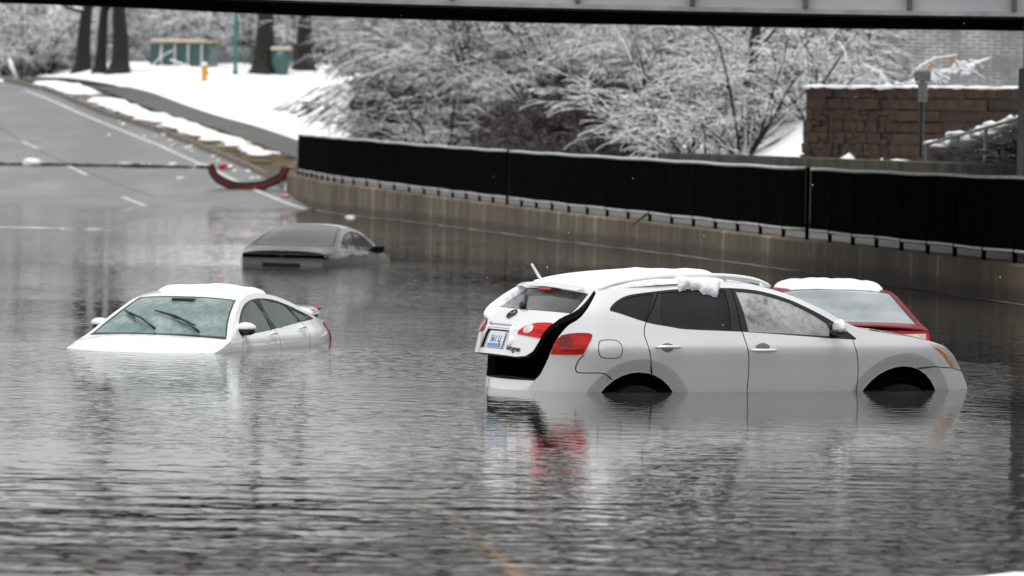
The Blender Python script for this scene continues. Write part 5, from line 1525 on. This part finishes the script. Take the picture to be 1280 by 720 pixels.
v, f = snow_sheet([(K3['X'](d), y) for d, y in ((2.1, -.52), (2.1, .52), (2.5, .60), (3.0, .58), (3.27, .50), (3.30, 0), (3.28, -.50), (3.0, -.58), (2.5, -.60))], K3['top'], .065, 3, .06, .20)
o = mesh_obj('roof_snow', v, f, M['snow'], rdc, True); o['kind'] = 'stuff'
V, F = [], []
for i, y in enumerate(np.linspace(-.84, .84, 15)):
    xx = K3['X'](4.72) + .10 * (abs(y) / .84)**3; zt = 1.058 - .05 * (abs(y) / .84)**2.6
    for dx, dz in ((.12, .0), (-.03, .012), (-.045, -.01), (.02, -.03)): V.append((xx + dx, y, zt + dz))
    if i:
        for q in range(4): F.append(((i - 1) * 4 + q, (i - 1) * 4 + (q + 1) % 4, i * 4 + (q + 1) % 4, i * 4 + q))
mesh_obj('boot_lip', V, F, M['red'], rdc, True)

# ================================================================== TREES AND BRUSH
class Tree:
    def __init__(s, seed): s.r = random.Random(seed); s.trunk = MB(); s.crown = MB()
    def limb(s, p, d, L, r, lvl, maxl, droop, kids, mb=None):
        g = s.r; n = (7, 5, 4, 3)[min(lvl, 3)]; pts = [p]; dirs = [d]
        q = np.array(p, float); dd = np.array(d, float)
        for i in range(n):
            w_ = .035 if lvl == 0 else .13
            dd = dd + np.array((g.gauss(0, w_), g.gauss(0, w_), g.gauss(0, .7 * w_) - droop * (.4 + i / n)))
            dd /= np.linalg.norm(dd); q = q + dd * L / n; pts.append(q.copy()); dirs.append(dd.copy())
        rad = [max(s.rmin, r * (1 - .72 * i / n)) for i in range(n + 1)]
        (mb or s.crown).tube(pts, rad, (8, 5, 4, 3)[min(lvl, 3)], False)
        if lvl < maxl:
            k = kids[lvl]
            for j in range(k):
                t = s.t0 + (1 - s.t0) * (j + g.random()) / k if lvl == 0 else .12 + .88 * (j + g.random()) / k
                i = min(n - 1, int(t * n)); f_ = t * n - i
                pp = np.array(pts[i]) * (1 - f_) + np.array(pts[i + 1]) * f_
                a = g.uniform(0, 6.283); side = np.array((math.cos(a), math.sin(a), g.uniform(-.1, .55)))
                base = dirs[i + 1]; nd = base * g.uniform(.35, .8) + side * g.uniform(.6, 1.0); nd /= np.linalg.norm(nd)
                s.limb(pp, nd, L * s.fall[lvl] * g.uniform(.65, 1.15) * (1 - .35 * t), rad[i] * .55, lvl + 1, maxl, droop * 1.3, kids)

def make_tree(seed, H, r, kids, fall, droop, t0, rmin, maxl=3):
    t = Tree(seed); t.fall = fall; t.t0 = t0; t.rmin = rmin
    t.limb((0, 0, -.15), (t.r.uniform(-.06, .06), t.r.uniform(-.06, .06), 1), H, r, 0, maxl, .0, kids, t.trunk)
    # root flare
    for i, (rr) in enumerate(()): pass
    return t
def make_shrub(seed, H, stems, kids, fall, droop, rmin):
    t = Tree(seed); t.fall = fall; t.t0 = .15; t.rmin = rmin
    for i in range(stems):
        a = 6.283 * i / stems + t.r.uniform(-.4, .4); lean = t.r.uniform(.35, 1.25)
        t.limb((.15 * math.cos(a), .15 * math.sin(a), -.1), (math.cos(a) * lean, math.sin(a) * lean, 1.), H * t.r.uniform(.7, 1.2), .017 + .0085 * H, 1, 3, droop, kids, t.trunk)
    return t
def mesh_of(mb, name, mat):
    me = bpy.data.meshes.new(name); me.from_pydata([tuple(map(float, v)) for v in mb.v], [], mb.f); me.update(); me.materials.append(mat)
    me.polygons.foreach_set('use_smooth', [True] * len(me.polygons)); return me

def plant(kind, meshes, x, y, sc, rz, label, cat, group):
    z = terr_jit(x, y)
    t = bpy.data.objects.new(kind, None); COL.objects.link(t); t.location = (x, y, z); t.rotation_euler = (0, 0, rz); t.scale = (sc, sc, sc * rnd.uniform(.9, 1.1))
    tag(t, label, cat, group)
    for nm, me in meshes:
        o = bpy.data.objects.new(nm, me); COL.objects.link(o); o.parent = t
    return t
TW = M['twig']
tall = []; tallg = []
for sd_ in (1, 2, 3):
    t = make_tree(sd_, 14 + sd_, .22, (19, 9, 7), (.42, .45, .5), .05, .10, .022)
    tall.append([('trunk', mesh_of(t.trunk, 'trunk', M['bark'])), ('crown', mesh_of(t.crown, 'crown', TW))])
    tallg.append([('trunk', mesh_of(t.trunk, 'trunk', M['bark'])), ('crown', mesh_of(t.crown, 'crown', M['twig_grey']))])
shr = []; shg = []
for sd_, (H, st_, dr) in enumerate(((3.8, 11, .17), (3.1, 13, .24), (4.8, 9, .13), (2.5, 15, .22))):
    t = make_shrub(20 + sd_, H, st_, (0, 8, 6), (0, .52, .55), dr, .0135)
    shr.append([('stems', mesh_of(t.trunk, 'stems', TW)), ('crown', mesh_of(t.crown, 'crown', TW))])
    shg.append([('stems', mesh_of(t.trunk, 'stems', M['twig_grey'])), ('crown', mesh_of(t.crown, 'crown', M['twig_grey']))])
brush = []
for sd_ in range(2):
    t = make_shrub(40 + sd_, 1.5, 16, (0, 7, 5), (0, .55, .55), .10, .010)
    brush.append([('stems', mesh_of(t.trunk, 'stems', M['twig_dark'])), ('crown', mesh_of(t.crown, 'crown', M['twig_dark']))])
print('tris', [len(m.polygons) for s in (tall, shr, brush) for k in s for _, m in k])
rg = random.Random(77)
def px_x(u, Y): return (u - 640) / 6400 * Y
# the wood on the rise: tall trees
cnt = 0
for Y0, step, us in ((262, 2.1, (-150, 1450)), (280, 2.3, (-200, 1500)), (310, 2.8, (-200, 1500)), (345, 3.2, (-250, 1550))):
    x = px_x(us[0], Y0)
    while x < px_x(us[1], Y0):
        Y = Y0 + rg.uniform(-7, 7)
        plant('snowy_tree', rg.choice(tall if rg.random() < .5 else tallg), x, Y, rg.uniform(.30, .45), rg.uniform(0, 6.28), 'tall bare tree laden with snow in the wood on the far rise', 'tree', 'trees of the wood on the rise')
        x += step * rg.uniform(.7, 1.3)
for i in range(46):
    Y = rg.uniform(150, 235); x = px_x(rg.uniform(470, 1420), Y)
    if x - XR(Y) < 11: continue
    if Y < 165 and px_x(1060, Y) < x: continue
    plant('snowy_tree', rg.choice(tall if rg.random() < .35 else tallg), x, Y, rg.uniform(.28, .42), rg.uniform(0, 6.28), 'bare young tree white with snow on the bank behind the railing', 'tree', 'young trees on the bank')
# shrubs: behind the trunks, on the bank and above the railing
for i in range(62):
    Y = rg.uniform(256, 275); x = px_x(rg.uniform(-40, 560), Y)
    plant('snowy_shrub', rg.choice(shr), x, Y, rg.uniform(.8, 1.5), rg.uniform(0, 6.28), 'arching shrub bent under snow at the edge of the far wood', 'shrub', 'shrubs at the edge of the far wood')
def u_of(x, y): return 640 + x / y * 6400
n_ = 0
while n_ < 165:
    Y = rg.uniform(113, 215); x = px_x(rg.uniform(395, 1010), Y); d = x - XR(Y); u_ = u_of(x, Y)
    if d < (10.2 if Y < 165 else 5.2) or d > 27: continue
    if Y > 165 and u_ < 475: continue
    if 845 < u_ and Y < 126: continue
    n_ += 1
    dark = rg.random() < (.88 if (420 < u_ < 575 or 655 < u_ < 845) else .38)
    plant('snowy_shrub', rg.choice(shg if dark else shr), x, Y, rg.uniform(.65, 1.25), rg.uniform(0, 6.28),
          'grey twiggy shrub with little snow on the bank behind the railing' if dark else 'arching white shrub heavy with snow on the bank behind the railing', 'shrub',
          'grey shrubs on the bank behind the railing' if dark else 'white shrubs on the bank behind the railing')
for x, Y, k in ((4.6, 126, 0), (5.6, 125, 2), (6.3, 128, 1), (3.9, 128, 2), (7.2, 126, 0)):
    plant('snowy_shrub', shr[k], x, Y, rg.uniform(.75, .95), rg.uniform(0, 6.28), 'big snowy arching shrub ' + {4.6: 'second from left in the clump beside the block wall', 5.6: 'in the middle of the clump beside the block wall', 6.3: 'at the back of the clump beside the block wall', 3.9: 'leftmost in the clump beside the block wall', 7.2: 'touching the left end of the block wall'}[x], 'shrub', 'big white shrubs left of the block wall')
n_ = 0
while n_ < 80:
    Y = rg.uniform(112, 178); x = px_x(rg.uniform(380, 900), Y); d = x - XR(Y)
    if d < 5.5 or d > 9.5 or u_of(x, Y) > 850: continue
    n_ += 1
    plant('brown_brush', rg.choice(brush), x, Y, rg.uniform(.45, .85), rg.uniform(0, 6.28), 'low brown brush on the bare earth at the foot of the bank', 'brush', 'brown brush at the foot of the bank')
# dark hedge behind the chain link fence
t = make_shrub(61, .95, 16, (0, 8, 6), (0, .6, .6), .12, .012)
hm = [('stems', mesh_of(t.trunk, 'stems', M['hedge'])), ('crown', mesh_of(t.crown, 'crown', M['hedge']))]
for i in range(9):
    u_ = i / 8
    x, y = 7.72 + 1.9 * u_, 92.6 - 3.3 * u_
    hb = plant('hedge_bush', hm, x, y, .38 + .55 * u_, i * 1.3, 'dark hedge bush behind the sagging chain link fence', 'hedge', 'hedge bushes behind the chain link fence')
    hb.location.z = 1.72
sc_ = MB()
for i in range(120):
    u_ = rg.random(); x, y = 7.45 + 2.0 * u_ + rg.uniform(-.05, .25), 92.4 - 3.4 * u_ + rg.uniform(-.1, .3)
    sc_.blob((x, y, 1.79 + .44 + .56 * min(1, u_ * 1.05) + rg.uniform(-.10, .07) * (1 + u_)), (rg.uniform(.07, .17), rg.uniform(.07, .15), rg.uniform(.045, .08)), i, .3, 1)
tag(sc_.build('hedge_snow', M['snow'], None, True), 'rounded snow clumps lying along the top of the dark hedge', 'snow', kind='stuff')
# the big dark trunks on the rise
def big_tree(x, y, r, lean, seed, label, H=6.8):
    t = Tree(seed); t.fall = (.40, .45, .5); t.t0 = .30; t.rmin = .022
    t.limb((0, 0, .6), (lean, 0, 1), H, r, 0, 3, .0, (13, 6, 5), t.trunk)
    V, F = [], []; n = 12
    for k, (z, f_) in enumerate(((-.3, 1.9), (0, 1.55), (.25, 1.22), (.6, 1.03), (.9, .98))):
        for i in range(n):
            a = 6.283 * i / n; rr = r * f_ * (1 + (.16 if z < .3 else .03) * math.sin(3 * a + seed)); V.append((rr * math.cos(a) + lean * (z - .6) * .5, rr * math.sin(a), z))
        if k:
            for i in range(n): F.append(((k - 1) * n + i, (k - 1) * n + (i + 1) % n, k * n + (i + 1) % n, k * n + i))
    t.trunk.add(V, F)
    o = plant('big_tree', [('trunk', mesh_of(t.trunk, 'trunk', M['bark'])), ('crown', mesh_of(t.crown, 'crown', TW))], x, y, 1, 0, label, 'tree', 'big dark trees on the rise')
    o.scale = (1, 1, 1)
big_tree(-21.3, 252, .37, .02, 3, 'leftmost big dark trunk standing on the snowy rise')
big_tree(-20.1, 248, .28, .03, 4, 'slimmer middle trunk of the three dark trees at left')
big_tree(-19.0, 246, .43, .04, 5, 'third and thickest dark trunk of the group left of the green panels')
big_tree(-12.1, 246.5, .50, -.01, 6, 'stout dark trunk with flared roots between the green pole and the bin')
big_tree(-10.4, 250, .42, .05, 7, 'dark leaning trunk just right of the green bin, half hidden by shrubs', 5.5)
big_tree(5.75, 127, .17, .04, 8, 'thin dark trunk with ragged bark on the bank left of the block wall', 5.5)
# snow-bent bough with a few orange leaves on the block wall
bo = thing('snowy_bough', 'snow covered bough with a few orange leaves lying above the block wall', 'branch', (8.6, 110.2, 3.35))
m = MB(); m.tube([(-.15, 0, .30), (.1, .1, .55), (.4, .2, .72), (.9, .2, .80)], [.01, .02, .02, .010], 7); m.tube([(-.3, 0, .0), (.2, 0, .35), (.9, .1, .5), (1.6, .1, .75)], [.025, .045, .04, .015], 7)
for i in range(30):
    u_ = rg.random(); x_ = -.6 + 2.0 * u_; z_ = .05 + .72 * u_ * (1 if i % 2 else .75); m.tube([(x_, 0, z_), (x_ + rg.uniform(-.15, .2), rg.uniform(-.15, .15), z_ + rg.uniform(-.18, .10)), (x_ + rg.uniform(-.1, .35), rg.uniform(-.2, .2), z_ + rg.uniform(-.3, .05))], [.02, .016, .008], 5)
    m.blob((x_ + rg.uniform(-.1, .1), 0, z_ + rg.uniform(-.12, .05)), (rg.uniform(.05, .13), .06, rg.uniform(.03, .06)), i, .4, 1)
m.build('bough', M['snow'], bo, True)
for i in range(5):
    u_ = rg.random(); lv = MB(); lv.blob((-.2 + 1.1 * u_ + rg.uniform(-.1, .1), .0, .36 + .40 * u_ + rg.uniform(-.05, .03)), (.05, .025, .03), i, .4, 1); lv.build('leaf', M['orange'], bo, True)
dw = thing('dead_stems', 'crooked snow covered stems rising from the left end of the block wall top', 'branch', (6.9, 110.9, 3.3))
m = MB(); m.tube([(-.1, 0, 0), (.28, 0, .5), (.20, 0, .9), (.05, 0, 1.1)], [.03, .03, .02, .012], 6); m.tube([(.9, 0, .0), (1.0, 0, .45), (.6, 0, .62)], [.035, .03, .02], 6); m.tube([(.95, 0, .45), (1.25, 0, .1)], .025, 6)
m.build('stems', M['snow'], dw, True)
ms = thing('leaning_stake', 'white snow covered stake leaning at the far left road edge', 'stake', (-23.3, 236, terr_jit(-23.3, 236)))
m = MB(); m.tube([(.35, 0, -.2), (-.05, 0, .9)], .10, 6); m.build('stake', M['snow'], ms, True)
# falling snow
fl = MB(); rg = random.Random(5)
for i in range(110):
    Y = rg.uniform(38, 110); x = px_x(rg.uniform(-30, 1310), Y); z_ = rg.uniform(.1, 4.4); r_ = rg.uniform(.0025, .005) * (1 + Y / 120)
    v = [(x + r_, Y, z_), (x - r_ * .6, Y + r_, z_), (x - r_ * .6, Y - r_, z_), (x, Y, z_ + r_ * 1.3), (x, Y, z_ - r_)]
    fl.add(v, [(0, 1, 3), (1, 2, 3), (2, 0, 3), (1, 0, 4), (2, 1, 4), (0, 2, 4)])
tag(fl.build('falling_snow', M['snow']), 'sparse small flakes of snow falling through the air', 'snowfall', kind='stuff')
